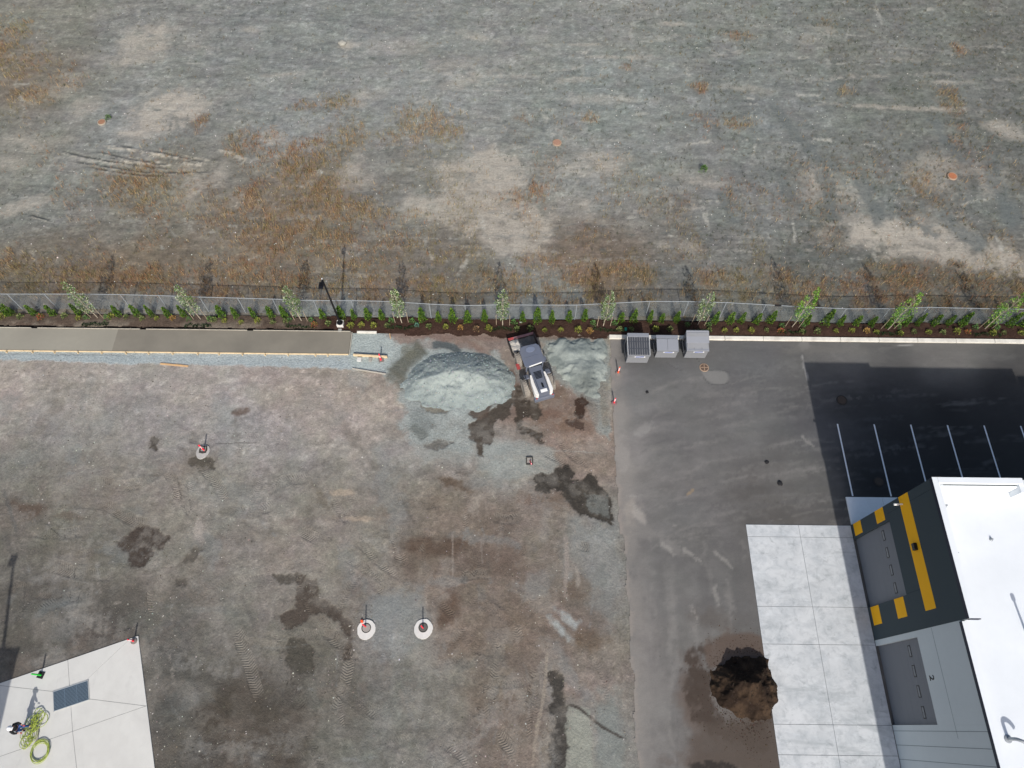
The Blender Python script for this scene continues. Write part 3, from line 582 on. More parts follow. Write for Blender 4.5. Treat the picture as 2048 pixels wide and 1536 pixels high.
for px, py, rx, ry, a, c, k in [(1245,905,.7,2.4,0,(140,136,131),.6),(1240,840,.5,1.5,0,(132,129,124),.5),(1290,860,1.0,.4,30,(142,140,136),.5),(1236,1030,.4,3.0,0,(136,128,122),.5),(1265,1020,.9,1.2,0,(150,143,134),.6),(1280,1035,.8,.4,-50,(164,158,150),.5),
    (1380,985,.5,.12,40,(150,128,96),.5),(1605,690,.5,.5,0,(128,126,122),.5),(1610,740,.12,1.2,3,(150,148,144),.7),(1808,691,.9,.1,0,(165,163,158),.6),(1440,1520,3,.6,0,(84,72,64),.6),(1400,1430,1.4,2.6,0,(92,80,72),.6),
    (1500,1500,2.2,2.0,0,(80,72,66),.7),(1440,1240,1.6,.8,-10,(84,78,73),.5),(1380,1370,1.2,2.0,0,(86,74,66),.6),(1490,1290,2.2,.9,0,(88,77,69),.85),(1290,1060,1.0,.8,0,(122,119,115),.5),(1340,1090,1.2,.5,-30,(126,123,119),.45),(1310,1380,1.4,3.0,5,(126,123,119),.4),(1270,1450,1.2,3,0,(124,121,117),.4),(1660,700,4,.5,0,(108,105,100),.5)]:
    A.blot(px, py, rx, ry, a, c, k, int(px + 2 * py), 1.3)
A.poly([(1404,745),(1420,741),(1450,744),(1460,756),(1448,768),(1425,769),(1410,758)], (120, 119, 116), .8, .10, .15, 3900, .8)
A.stroke([(1405,744),(1440,738),(1462,748)], .10, (74,74,74), .6, 3901); A.stroke([(1404,750),(1415,768),(1440,772),(1462,764)], .10, (72,72,72), .6, 3902)
A.stroke([(1392,716),(1400,726)], .08, (64,64,64), .7, 3903); A.stroke([(1328,722),(1350,738),(1368,742)], .08, (76,76,76), .6, 3904)
A.poly([(1372,1305),(1400,1300),(1415,1350),(1410,1400),(1430,1430),(1440,1460),(1390,1450),(1375,1420),(1365,1370)], (60, 50, 43), .8, .2, 1.0, 3910, .5, breakup=.5); A.poly([(1385,1300),(1420,1290),(1430,1340),(1425,1400),(1445,1440),(1500,1445),(1545,1445),(1540,1500),(1450,1490),(1400,1460),(1380,1400)], (62, 52, 45), .9, .2, .9, 3911, .6, breakup=.42)
A.poly([(1405,1290),(1440,1275),(1500,1262),(1525,1275),(1540,1320),(1420,1340)], (88, 76, 68), .9, .15, .35, 3912)
A.poly([(1400,1440),(1560,1440),(1558,1545),(1385,1545),(1380,1480)], (78, 69, 62), .7, .5, .6, 3914)
A.poly([(1380,1528),(1420,1519),(1450,1526),(1470,1532),(1470,1550),(1370,1550)], (40, 36, 33), .9, .05, .25, 3916, .4, breakup=.4)
# white dusty tyre prints on the asphalt
for k, (pts, wd) in enumerate([([(1310,1085),(1335,1092),(1350,1115)], .28),([(1352,1092),(1380,1105),(1405,1130)], .3),([(1425,1100),(1450,1122),(1468,1140)], .28),([(1425,1165),(1432,1195),(1440,1215)], .34),([(1378,1205),(1390,1230),(1398,1255)], .28),
    ([(1250,993),(1290,994)], .3),([(1262,1005),(1280,1028)], .3),([(1345,1050),(1365,1055)], .25),([(1600,870),(1630,900)], .3)]):
    A.stroke(pts, wd, (150, 147, 141), .42, 3950 + k, .5, .5, cut=.5); A.track(pts, wd + .05, None, 0, 3960 + k, 0.0, 1.0)
left = 7.55 + (fbm(A.x * 0, A.y, 1.3, 3999, 5, .65) - .5) * .5 + np.where(A.y < 12, .32, 0)
A.keep = (A.x > left) & (A.y < np.where(A.x < 7.75, 25.9, 27.68))
rim = sstep(.5, .0, A.x - left)[:, None] * .5 * (fbm(A.x, A.y, .6, 3998, 4)[:, None] > .42); A.col = A.col * (1 - rim) + lin((140, 132, 124)) * rim
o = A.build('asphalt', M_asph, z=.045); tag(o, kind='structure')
# orange locating paint sprayed on the ground
M_paint_o = mat('orange_marking_paint', (196, 110, 88), .8, noise=.3, nscale=9)
for px, py, r in [(1142,1028,.12),(1195,1120,.12),(1222,1122,.12),(1188,1172,.08),(1224,1172,.08)]:
    pass
# far ground outside the picture
m_far = mat('far_dirt', (122, 120, 114), .95, noise=.25, nscale=.06)
mb = MB()
for x0, x1, y0, y1 in [(-1500, 1500, 120, 1500), (-1500, 1500, -1500, -12), (-1500, -130, -12, 120), (130, 1500, -12, 120), (-130, -64, -12, 29.45), (66, 130, -12, 29.45)]:
    mb.ngon([(x0, y0, 0), (x1, y0, 0), (x1, y1, 0), (x0, y1, 0)])
o = mb.build('far_ground', m_far); tag(o, kind='structure')
# ---- loose mounds
def mound(name, px_outline, hfun, colfun, m, z, res=.07, pad=.3, edge_warp=.3, seed=1):
    pl = pxpoly(px_outline) if px_outline and isinstance(px_outline[0][0], (int, float)) and px_outline[0][0] > 60 else px_outline
    a = np.array(pl)
    s = Sheet(np.arange(a[:, 0].min() - pad, a[:, 0].max() + pad, res), np.arange(a[:, 1].min() - pad, a[:, 1].max() + pad, res))
    d = -sdf(pl, s.x, s.y) + (fbm(s.x, s.y, .8, seed, 4) - .5) * edge_warp * 2
    s.h = hfun(s.x, s.y, d); s.col = colfun(s.x, s.y, d, s.h); s.keep = s.h > -.02
    return s, s.build(name, m, z=z)
def cones(pts, slope, ny=1.0, sy_=1.0):
    def f(x, y):
        h = np.full(x.shape, -9.0)
        for px, py, hh, sl in pts:
            cx, cy = P(px, py, hh); dy = y - cy; q = np.where(dy > 0, dy * ny, dy * sy_); h = np.maximum(h, hh - np.hypot(x - cx, q) * (sl or slope))
        return h
    return f
gc = cones([(832,750,.85,None),(855,744,1.15,None),(885,741,1.35,None),(915,741,1.45,None),(945,745,1.45,None),(972,755,1.35,None),(993,770,1.15,None),(1004,784,.9,None),(905,775,1.25,.36),(945,785,1.15,.36),(870,770,1.0,.36),(965,802,.75,.4)], .52, 1.15, .72)
def gh(x, y, d):
    h = gc(x, y); h = np.where(h > .9, .9 + (h - .9) * .75, h) + (fbm(x, y, 1.4, 610, 3) - .5) * .20 + (fbm(x, y, .3, 611, 3) - .5) * .035
    fl = np.sin(np.arctan2(y - 25.0, x + 4.0) * 26 + fbm(x, y, 1, 6, 3) * 8) * .018
    h = h + fl
    return np.minimum(h, d * .42) - .01
def gcol(x, y, d, h):
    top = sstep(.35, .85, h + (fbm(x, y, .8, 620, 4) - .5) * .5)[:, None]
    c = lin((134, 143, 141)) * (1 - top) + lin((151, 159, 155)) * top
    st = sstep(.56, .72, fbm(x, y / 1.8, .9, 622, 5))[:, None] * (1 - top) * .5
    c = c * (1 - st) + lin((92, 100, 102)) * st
    return c * (1 + (fbm(x, y, .5, 621, 5) - .5) * .22)[:, None]
pile1, o = mound('gravel_pile', [(812,752),(822,735),(850,712),(885,694),(930,690),(985,705),(1022,735),(1034,768),(1024,795),(1000,815),(968,826),(935,822),(900,822),(850,812),(815,795),(802,772)], gh, gcol, M_grav, .0, seed=631, edge_warp=.55)
tag(o, 'large pale blue-grey crushed gravel pile left of the wheel loader', 'gravel pile')
g2 = cones([(1140,705,.55,.25),(1165,700,.5,.25),(1120,690,.4,.22),(1175,740,.6,.3),(1160,760,.5,.3),(1150,735,.6,.28),(1190,700,.35,.2),(1110,700,.35,.25),(1170,790,.55,.4),(1178,775,.5,.35)], .3)
def g2h(x, y, d): return np.minimum(g2(x, y) + (fbm(x, y, 1.2, 640, 4) - .5) * .2 + (fbm(x, y, .25, 641, 3) - .5) * .05, d * .5) - .01
def g2c(x, y, d, h):
    t = sstep(.4, .6, fbm(x, y, 1.2, 642, 5))[:, None]; c = lin((122, 130, 127)) * (1 - t) + lin((146, 153, 148)) * t
    x1, y1 = P(1172, 775); q = np.exp(-((x - x1) ** 2 + ((y - y1) / 1.3) ** 2) / 1.1)[:, None]
    return c * (1 - .5 * q)
_, o = mound('gravel_pile', [(1088,684),(1120,676),(1205,680),(1216,705),(1208,745),(1196,790),(1175,808),(1158,790),(1140,765),(1105,735)], g2h, g2c, M_grav, .0, seed=643, edge_warp=.7)
tag(o, 'low spread gravel pile between the wheel loader and the dumpsters', 'gravel pile')
# dark soil heap on the asphalt against the concrete apron
sx, sy = P(1500, 1372)
def soh(x, y, d):
    u = x - sx; v = y - sy
    h = cones([(1458,1362,1.5,.80),(1484,1350,1.9,.85),(1510,1354,2.0,.85),(1532,1362,1.8,.8),(1545,1385,1.4,.65),(1500,1385,1.4,.5),(1530,1402,1.2,.5),(1468,1392,1.0,.5),(1543,1412,1.0,.55)], .6, 1.45, .8)(x, y)
    ang = np.arctan2(y - (sy + .9), x - sx)
    h = h + (fbm(x, y, .9, 650, 5, .6) - .5) * .38 + np.sin(ang * 26 + fbm(x, y, .7, 651, 3) * 9) * .045 + (fbm(x, y, .22, 652, 3) - .5) * .06
    return np.minimum(h, d * 1.25) - .01
def soc(x, y, d, h):
    t = sstep(.35, .65, fbm(x, y, .8, 655, 5))[:, None]
    return lin((44, 35, 29)) * (1 - t) + lin((68, 55, 44)) * t
heap, o = mound('soil_heap', [(1416,1376),(1424,1346),(1436,1326),(1462,1318),(1484,1322),(1504,1312),(1522,1306),(1536,1322),(1542,1345),(1550,1372),(1553,1400),(1552,1425),(1544,1440),(1520,1440),(1480,1434),(1452,1422),(1432,1400)], soh, soc, M_mound, .03, res=.06, edge_warp=.5, seed=656)
tag(o, 'dark brown soil heap on the asphalt spilling against the concrete apron', 'soil heap')
# ================================================================== STRUCTURES
rnd = random.Random(7)
M_conc = mat('pale_concrete', (198, 201, 203), .85, noise=.05, nscale=.5, bump=.004, bscale=20, dirt=((168, 173, 176), .55, .5))
M_conc2 = mat('slab_concrete', (200, 199, 194), .85, noise=.035, nscale=.4, bump=.004, bscale=20, dirt=((182, 180, 176), .5, .4))
M_fresh = mat('damp_new_concrete', (126, 121, 110), .7, noise=.05, nscale=.5, bump=.003, dirt=((102, 98, 90), .3, .6))
def stained(m, layers):
    t = m.node_tree; n = t.nodes; L = t.links; b = n['Principled BSDF']; src = b.inputs['Base Color'].links[0].from_socket
    tc = n.new('ShaderNodeTexCoord')
    for col, sc, lo, hi, amt, stretch in layers:
        mp = n.new('ShaderNodeMapping'); mp.inputs['Scale'].default_value = stretch; L.new(tc.outputs['Object'], mp.inputs[0]); mp.inputs['Location'].default_value = (sc * 3.1, hi * 11, 0)
        tx = n.new('ShaderNodeTexNoise'); tx.inputs['Scale'].default_value = sc; tx.inputs['Detail'].default_value = 9; tx.inputs['Roughness'].default_value = .68; tx.inputs['Distortion'].default_value = .6; L.new(mp.outputs[0], tx.inputs['Vector'])
        mr = n.new('ShaderNodeMapRange'); mr.inputs[1].default_value = lo; mr.inputs[2].default_value = hi; mr.inputs[4].default_value = amt; L.new(tx.outputs[0], mr.inputs[0])
        mx = n.new('ShaderNodeMix'); mx.data_type = 'RGBA'; mx.inputs[7].default_value = (*lin(col), 1); L.new(mr.outputs[0], mx.inputs[0]); L.new(src, mx.inputs[6]); src = mx.outputs[2]
    L.new(src, b.inputs['Base Color'])
stained(M_conc, [((158, 165, 170), .7, .46, .70, .65, (1, 1.5, 1)), ((142, 148, 152), 1.8, .50, .70, .5, (1, 1, 1)), ((120, 127, 130), 1.1, .58, .70, .55, (1, 1.3, 1)), ((212, 217, 221), .9, .54, .72, .4, (1, 2.5, 1)), ((112, 118, 120), 5.0, .62, .76, .4, (1, 1, 1)), ((140, 147, 150), .25, .54, .64, .45, (.6, 2.2, 1))])
stained(M_conc2, [((184, 182, 177), .8, .5, .7, .35, (1, 1, 1)), ((166, 166, 163), .6, .58, .74, .35, (2.2, 1, 1)), ((122, 122, 116), 4.5, .66, .78, .4, (1, 1, 1))])
M_kerb = mat('kerb_concrete', (222, 217, 206), .85, noise=.08, nscale=1.5, bump=.004, dirt=((160, 152, 140), 1.4, .5))
M_collar = mat('collar_concrete', (205, 203, 198), .8, noise=.06, nscale=2, bump=.006)
M_wood = mat('form_timber', (205, 184, 150), .8, noise=.15, nscale=3)
M_wood2 = mat('tan_board', (196, 160, 118), .8, noise=.12, nscale=3)
M_wood3 = mat('weathered_board', (176, 170, 158), .85, noise=.15, nscale=3)
M_iron = mat('cast_iron', (72, 70, 66), .7, metal=.4, noise=.2, nscale=8)
M_black = mat('black_paint', (26, 27, 30), .4)
M_white = mat('white_paint', (232, 232, 230), .5)
# ---- kerb with separate lengths (joints recessed)
def tiltbox(mb, x0, x1, y0, y1, z0, z1, bev=0.0): mb.box(((x0 + x1) / 2, (y0 + y1) / 2, (z0 + z1) / 2), (x1 - x0, y1 - y0, z1 - z0), bev=bev)
kerb = empty('kerb', (7.7, 27.83, 0), label='long pale concrete kerb between the asphalt and the planting bed', cat='kerb')
x = 7.68; k = 0
while x < 64:
    l = 3.05; mb = MB(); tiltbox(mb, x - 7.7, x + l - .025 - 7.7, -.17, .17, -.05, .17, .02)
    mb.build('kerb_stone', M_kerb, kerb); x += l; k += 1
# ---- new walk on the left: slab lengths between timber forms
walk = empty('sidewalk', (-13, 26, 0), label='freshly poured grey sidewalk along the left planting bed', cat='sidewalk')
yb0, yb1 = 26.03, 28.02
segs = [(-64, -48), (-48, -31.2), (-31.2, -12.74)]
for i, (a, b) in enumerate(segs):
    m = [M_fresh, None][0]
    mb = MB(); tiltbox(mb, a + 13, b + 13 - .004, yb0 - 26, yb1 - 26, -.05, .11)
    if i < 2:
        m = bpy.data.materials.get('half_dried_concrete') or mat('half_dried_concrete', (146, 142, 130), .75, noise=.05, nscale=.5, dirt=((126, 122, 112), .25, .7))
    mb.build('slab', m, walk)
form = empty('formwork', (-13, 26, 0), label='timber formwork boards staked along both edges of the new sidewalk', cat='formwork')
xs_ = [-64, -55, -46.5, -38, -29.4, -20.9, -12.72]
for a, b in zip(xs_, xs_[1:]):
    mb = MB(); tiltbox(mb, a + 13, b + 13 - .04, yb0 - 26 - .06, yb0 - 26 - .012, -.02, .15); mb.build('edge_board', M_wood, form)
for a, b in zip(xs_, xs_[1:]):
    j = rnd.uniform(-.03, .03)
    mb = MB(); tiltbox(mb, a + 13 + .4, b + 13 - .1, yb1 - 26 + .012, yb1 - 26 + .05 , -.02, .16); mb.build('edge_board', M_wood3, form)
mb = MB(); tiltbox(mb, .30, .35, .03, 1.98, -.02, .15); mb.build('edge_board', M_wood3, form)
for px in [16,68,112,157,206,252,298,344,395,441,487,533,577,632,659]:
    X_, Y_ = P(px, 708); mb = MB(); mb.box((X_ + 13 + rnd.uniform(-.1, .1), yb0 - 26 - .14, .1), (.07, .16, .22), rz=rnd.uniform(-.25, .25)); mb.build('stake', M_wood, form)
for px in [40,85,128,170,215,262,306,352,400,440,490,535,588,630]:
    X_, Y_ = P(px, 660); mb = MB(); mb.box((X_ + 13, yb1 - 26 + .12, .08), (.05, .12, .2), rz=rnd.uniform(-.6, .6)); mb.build('stake', mat('dark_stake', (60, 52, 46)) if 'dark_stake' not in bpy.data.materials else bpy.data.materials['dark_stake'], form)
# black shadow gap: a narrow trench between form and mulch is left open, its floor painted dark for shade (bed starts at y=28.12)
mb = MB(); tiltbox(mb, -12.3, -10.75, 27.95, 28.10, 0, .13); o = mb.build('edge_board', M_kerb); o.name = 'timber_form'; tag(o, 'pale form board lying at the right end of the new sidewalk beside the mulch', 'board')
X0, Y0 = P(707, 712); X1, Y1 = P(775, 716)
mb = MB(); mb.box(((X0 + X1) / 2, (Y0 + Y1) / 2 + .03, .12), (X1 - X0, .09, .26), rz=math.atan2(Y1 - Y0, X1 - X0)); o = mb.build('timber_form', M_wood); tag(o, 'upright form board running past the sidewalk end to the red cone', 'board')
def plank(a, b, h, wd, th, m, lab):
    x0, y0 = P(*a); x1, y1 = P(*b); l = math.hypot(x1 - x0, y1 - y0)
    mb = MB(); mb.box((0, 0, 0), (l, wd, th), bev=.006); o = mb.build('plank', m); o.location = ((x0 + x1) / 2, (y0 + y1) / 2, h + th / 2); o.rotation_euler = (rnd.uniform(-.02, .02), 0, math.atan2(y1 - y0, x1 - x0)); tag(o, lab, 'plank')
plank((321, 728), (377, 733), .03, .14, .05, M_wood2, 'tan plank lying on the dirt below the long sidewalk')
plank((705, 738), (772, 749), .06, .10, .05, M_wood3, 'grey weathered plank on the dirt at the sidewalk end')
# ---- right concrete apron, panel by panel
apron = empty('concrete_apron', (16.4, 12.9, 0), label='light concrete loading apron in front of the dock doors', cat='apron')
bite = None
xj = [16.43, 20.10, 23.74]; yj = [12.88, 12.03, 7.38, 5.03, .36, -1.31, -4.5, -9]
def jag(poly, amp=.0): return poly
for r in range(len(yj) - 1):
    for c_ in range(2):
        x0, x1 = xj[c_] + .012, xj[c_ + 1] - .012; y1_, y0_ = yj[r] - .012, yj[r + 1] + .012
        mb = MB(); mb.prism([(x0 - 16.4, y0_ - 12.9), (x1 - 16.4, y0_ - 12.9), (x1 - 16.4, y1_ - 12.9), (x0 - 16.4, y1_ - 12.9)], -.05, .085)
        me = mb.mesh('panel'); o = link('panel', me, M_conc, apron)
mb = MB(); tiltbox(mb, 0.0 + .01, 7.3, 0, 21.5, -.02, .05)
mb = MB(); tiltbox(mb, .07, 7.30, -21.85, -.06, .02, .06); mb.build('joint_filler', mat('dark_joint', (112, 116, 118), .9), apron)
# north stoop
M_land = mat('bright_landing_concrete', (232, 234, 234), .85, noise=.04, nscale=.8, bump=.003)
stoop = empty('concrete_landing', (23.8, 12.95, 0), label='shaded concrete landing at the north corner of the building', cat='landing')
for i, (a, b) in enumerate([(0, 2.55), (2.57, 5.2), (5.22, 12), (12.02, 30)]):
    mb = MB(); tiltbox(mb, a, b, .0, 1.97, -.05, .16, .01); mb.build('panel', M_land, stoop)
# bottom-left slab: convex polygon cut by joint lines
def cut(poly, a, b, gap=.02):
    a = Vector(a); b = Vector(b); n = Vector((-(b - a).y, (b - a).x)).normalized(); out = []
    for sg in (1, -1):
        res = []; pts = [Vector(p) for p in poly]
        for p, q in zip(pts, pts[1:] + pts[:1]):
            dp = sg * (p - a).dot(n) - gap / 2; dq = sg * (q - a).dot(n) - gap / 2
            if dp >= 0: res.append(p)
            if dp * dq < 0: res.append(p + (q - p) * (dp / (dp - dq)))
        out.append([tuple(p) for p in res])
    return out
slab = empty('concrete_slab', (-24.0, 5.1, 0), label='pale concrete yard slab filling the lower left corner', cat='slab')
sp = pxpoly([(277, 1272), (0, 1367)]); sx0 = sp[0]; sx1 = sp[1]
dirv = Vector(sx1) - Vector(sx0); far = Vector(sx0) + dirv * 2.4
e = Vector(P(310, 1536)) - Vector(sx0); low = Vector(sx0) + e * 1.9
poly = [tuple(sx0), tuple(low), (far.x, low.y), tuple(far)]
L1 = cut(poly, P(293, 1412), P(18, 1507)); 
up_ = max(L1, key=lambda p: sum(q[1] for q in p) / len(p)); dn_ = min(L1, key=lambda p: sum(q[1] for q in p) / len(p))
pieces = []
a_, b_ = cut(up_, P(137, 1324), P(146, 1460))
lft, rgt = sorted((a_, b_), key=lambda p: sum(q[0] for q in p) / len(p))
pieces += cut(lft, P(18, 1373), P(107, 1383)); r1 = cut(rgt, P(180, 1398), P(293, 1412)); r1.sort(key=lambda p: -sum(q[1] for q in p) / len(p))
pieces += cut(r1[0], P(227, 1310), P(178, 1356), .012); pieces.append(r1[1]); pieces += cut(dn_, P(146, 1460), P(152, 1514))
for p in pieces:
    if len(p) > 2:
        mb = MB(); mb.prism([(q[0] + 24.0, q[1] - 5.1) for q in p], -.10, .06); mb.build('panel', M_conc2, slab)
pcx = sum(q[0] for q in poly) / 4; pcy = sum(q[1] for q in poly) / 4
mb = MB(); mb.prism([((pcx + (q[0] - pcx) * .99) + 24.0, (pcy + (q[1] - pcy) * .99) - 5.1) for q in poly], -.10, .040)
mb.build('joint_filler', bpy.data.materials['dark_joint'], slab)
# trench drain grate
gx = [Vector(P(*q)) for q in [(107, 1384), (177, 1361), (180, 1398), (110, 1424)]]
gc_ = sum(gx, Vector((0, 0))) / 4; ang = math.atan2((gx[1] - gx[0]).y, (gx[1] - gx[0]).x); gw = (gx[1] - gx[0]).length; gd = (gx[3] - gx[0]).length * .97
gr_ = empty('drain_grate', (gc_.x, gc_.y, .06), ang, 'blue-grey steel bar grate set in the lower left slab', 'grate')
M_steel = mat('galvanised_steel', (120, 138, 152), .45, metal=.5, noise=.08, nscale=6)
M_gap = mat('drain_shadow', (40, 46, 54), .9)
mb = MB(); mb.box((0, 0, .004), (gw, gd, .008)); mb.build('drain_shade_plate', M_gap, gr_)  # dark plate on the slab, coloured to stand for the shaded drain below
mb = MB()
for c2, d2 in [((0, gd / 2, .02), (gw + .05, .04, .035)), ((0, -gd / 2, .02), (gw + .05, .04, .035)), ((gw / 2, 0, .02), (.04, gd, .035)), ((-gw / 2, 0, .02), (.04, gd, .035))]: mb.box(c2, d2)
mb.build('frame', mat('pale_steel', (190, 192, 190), .6, metal=.3), gr_)
nb = 15
bm_ = MB(); bm_.box((0, 0, 0), (gw - .05, .045, .03)); bme = bm_.mesh('bar')
for i in range(nb):
    o = link('bar', bme, M_steel, gr_); o.location = (0, -gd / 2 + gd * (i + .5) / nb, .025)
for i in (-1, 1):
    mb = MB(); mb.box((i * gw * .17, 0, .042), (.03, gd - .06, .012)); mb.build('cross_bar', M_steel, gr_)
# ---- parking stall lines
M_line = mat('line_paint', (228, 230, 232), .7, noise=.08, nscale=5)
ty, by = P(1674, 848)[1], P(1706, 992)[1]
for k in range(9):
    xx = P(1674, 848)[0] + k * 2.735
    y0_ = by if k < 2 else by
    mb = MB(); mb.box((0, (ty - by) / 2, 0), (.105, ty - by, .003)); o = mb.build('parking_line', M_line); o.location = (xx, by - .02, .066)
    nm = ['outermost white parking stall line, ending by the landing corner', 'second white parking stall line from the left', 'third white parking stall line from the left', 'fourth white parking stall line, reaching behind the roof corner', 'fifth white parking stall line from the left', 'sixth white parking stall line, at the right picture edge', 'white parking stall line hidden behind the roof', 'white parking stall line hidden behind the roof', 'white parking stall line hidden behind the roof'][k]
    if k < 6: tag(o, nm, 'parking line', 'white parking stall lines')
    else: bpy.data.objects.remove(o)
# ================================================================== BUILDING
M_dark = mat('charcoal_wall_paint', (66, 76, 80), .85, noise=.02, nscale=.3)
M_wwall = mat('white_wall_paint', (200, 206, 206), .8, noise=.025, nscale=.4)
M_yel = mat('yellow_wall_paint', (252, 184, 22), .75, noise=.02, nscale=.5)
M_door = mat('grey_door_steel', (120, 122, 126), .6, noise=.02, nscale=1)
M_roof = mat('white_roof_membrane', (222, 226, 229), .7, noise=.025, nscale=.35, dirt=((204, 209, 213), .22, .55))
M_glass = mat('dark_glass', (60, 66, 72), .1, spec=.6)
M_cap = mat('dark_cap_flashing', (36, 42, 58), .5)
WX = 23.77
bld = empty('warehouse_building', (WX, 12.9, 0), label='white roofed warehouse with charcoal and yellow painted dock wall', cat='building')
def part(mb, name, m, parent=bld, **k):
    return mb.build(name, m, parent, loc=None, **k)
def wbox(mb, y0, y1, z0, z1, x0=0.0, x1=.28): mb.box(((x0 + x1) / 2, (y0 + y1) / 2 - 12.9, (z0 + z1) / 2), (x1 - x0, y1 - y0, z1 - z0))
# charcoal wall pieces around door 1 (door Y 7.37..11.9, Z 0..5.05)
mb = MB(); wbox(mb, 11.92, 12.9, 0, 5.05); part(mb, 'wall', M_dark)
mb = MB(); wbox(mb, 5.32, 7.37, 0, 5.05); part(mb, 'wall', M_dark)
mb = MB(); wbox(mb, 5.32, 12.9, 5.05, 10.2); part(mb, 'wall', M_dark)
# white wall around door 2 (Y .38..4.98)
mb = MB(); wbox(mb, 4.98, 5.318, 0, 9.55, .012, .28); part(mb, 'wall', M_wwall)
mb = MB(); wbox(mb, -24, .38, 0, 9.55, .012, .28); part(mb, 'wall', M_wwall)
mb = MB(); wbox(mb, .382, 4.978, 5.12, 9.55, .012, .28); part(mb, 'wall', M_wwall)
mb = MB(); mb.box((8.2, -.14, 5.1), (15.8, .28, 10.2)); part(mb, 'north_wall', M_wwall)
mb = MB(); mb.box((22, -.16, 4.85), (11.7, .28, 9.7)); part(mb, 'north_wall', M_wwall)
mb = MB(); mb.box((14, -37.0, 4.75), (27.8, .3, 9.5)); part(mb, 'south_wall', M_wwall)
mb = MB(); mb.box((28, -18.5, 4.75), (.3, 36.4, 9.5)); part(mb, 'east_wall', M_wwall)
# roof deck and parapets
mb = MB(); mb.box((14.0, -18.5, 9.28), (27.4, 36.4, .2)); part(mb, 'roof', M_roof)
mb = MB(); mb.box((.14, -3.79, 10.335), (.32, 7.62, .27)); part(mb, 'cap_flashing', M_roof)
mb = MB(); mb.box((-.012, -3.79, 10.32), (.02, 7.62, .26)); part(mb, 'cap_edge', M_cap)
mb = MB(); mb.box((2.68, -.14, 10.335), (4.78, .32, .27)); part(mb, 'cap_flashing', M_roof)
mb = MB(); mb.box((5.0, -.55, 9.85), (.26, .5, 1.0)); part(mb, 'parapet_return', M_roof)
mb = MB(); mb.box((.5, -.48, 10.06), (.42, .36, .2)); part(mb, 'scupper_hood', M_roof)
mb = MB(); mb.box((10, -.14, 9.95), (9.8, .32, .16)); part(mb, 'cap_flashing', M_roof)
mb = MB(); mb.box((.15, -22.3, 9.66), (.32, 29.3, .22)); part(mb, 'cap_flashing', M_roof)
mb = MB(); mb.box((-.012, -22.3, 9.64), (.02, 29.3, .24)); part(mb, 'cap_edge', M_cap)
mb = MB(); mb.box((.30, -7.62, 10.335), (.55, .05, .27)); part(mb, 'cap_edge', M_cap)
mb = MB(); mb.box((.45, -3.8, 9.75), (.1, 7.0, .9)); part(mb, 'parapet_liner', M_roof)
mb = MB(); mb.box((2.7, -.42, 9.75), (4.3, .1, .9)); part(mb, 'parapet_liner', M_roof)
# wall joints (thin recessed reveals drawn as narrow dark strips standing 2 mm proud)
M_reveal = mat('joint_sealant', (120, 128, 130), .9); M_reveal_d = mat('dark_joint_sealant', (48, 56, 62), .9)
for y, z0, z1, m, xo in [(.06, .0, 9.55, M_reveal, .012), (-.71, 0, 9.55, M_reveal, .012), (-1.48, 0, 9.55, M_reveal, .012)]:
    mb = MB(); mb.box((xo - .002, y - 12.9, (z0 + z1) / 2), (.006, .025, z1 - z0)); part(mb, 'wall_joint', m)
mb = MB(); mb.box((.010, 2.5 - 12.9, 6.78), (.006, 5.6, .02)); part(mb, 'wall_joint', M_reveal)
mb = MB(); mb.box((-.002, 7.42 - 12.9, 5.9), (.006, .02, 1.5)); part(mb, 'wall_joint', M_reveal_d)
mb = MB(); mb.box((-.002, 12.33 - 12.9, 7.6), (.006, .02, 5.1)); part(mb, 'wall_joint', M_reveal_d)
# yellow paint fields
for y0, y1, z0, z1 in [(6.21, 12.897, 6.65, 7.74), (12.06, 12.897, .41, 1.5), (12.06, 12.897, 3.56, 4.64), (6.2, 7.34, .41, 1.5), (6.2, 7.35, 3.53, 4.63)]:
    mb = MB(); mb.box((-.003, (y0 + y1) / 2 - 12.9, (z0 + z1) / 2), (.006, y1 - y0, z1 - z0)); part(mb, 'yellow_band', M_yel)
# dock doors: sections with four small windows
def dock_door(y0, y1, top, lab):
    d = bpy.data.objects.new('dock_door', None); C.objects.link(d); d.parent = bld; d.location = (.17, (y0 + y1) / 2 - 12.9, 0); d['label'] = lab
    wd = y1 - y0; n = 8; hs = top / n
    for i in range(n):
        mb = MB(); mb.box((.03, 0, hs * (i + .5)), (.06, wd - .02, hs - .004), bev=.004); mb.build('door_section', M_door, d)
    for i in range(4):
        yy = wd * (-.36 + .24 * i)
        mb = MB(); mb.box((-.006, yy, 3.7), (.014, .66, .30)); mb.build('window_frame', M_black, d)
        mb = MB(); mb.box((-.014, yy, 3.7), (.006, .56, .18)); mb.build('pane', mat('door_glass', (96, 102, 108), .15, spec=.6) if 'door_glass' not in bpy.data.materials else bpy.data.materials['door_glass'], d)
dock_door(7.37, 11.92, 5.05, 'grey sectional dock door in the charcoal wall')
dock_door(.38, 4.98, 5.12, 'grey sectional dock door in the white wall')
mb = MB(); mb.box((-.10, 9.73 - 12.9, 7.28), (.2, .42, .30), bev=.03); part(mb, 'wall_light', M_black)
mb = MB(); mb.box((-.16, 12.38 - 12.9, 6.95), (.32, .07, .07)); mb.lathe([(0, -.16), (.07, -.15), (.07, .1), (.05, .14), (0, .14)], c=(-.36, 12.38 - 12.9, 6.9), axis='X', n=12); part(mb, 'security_camera', M_white)
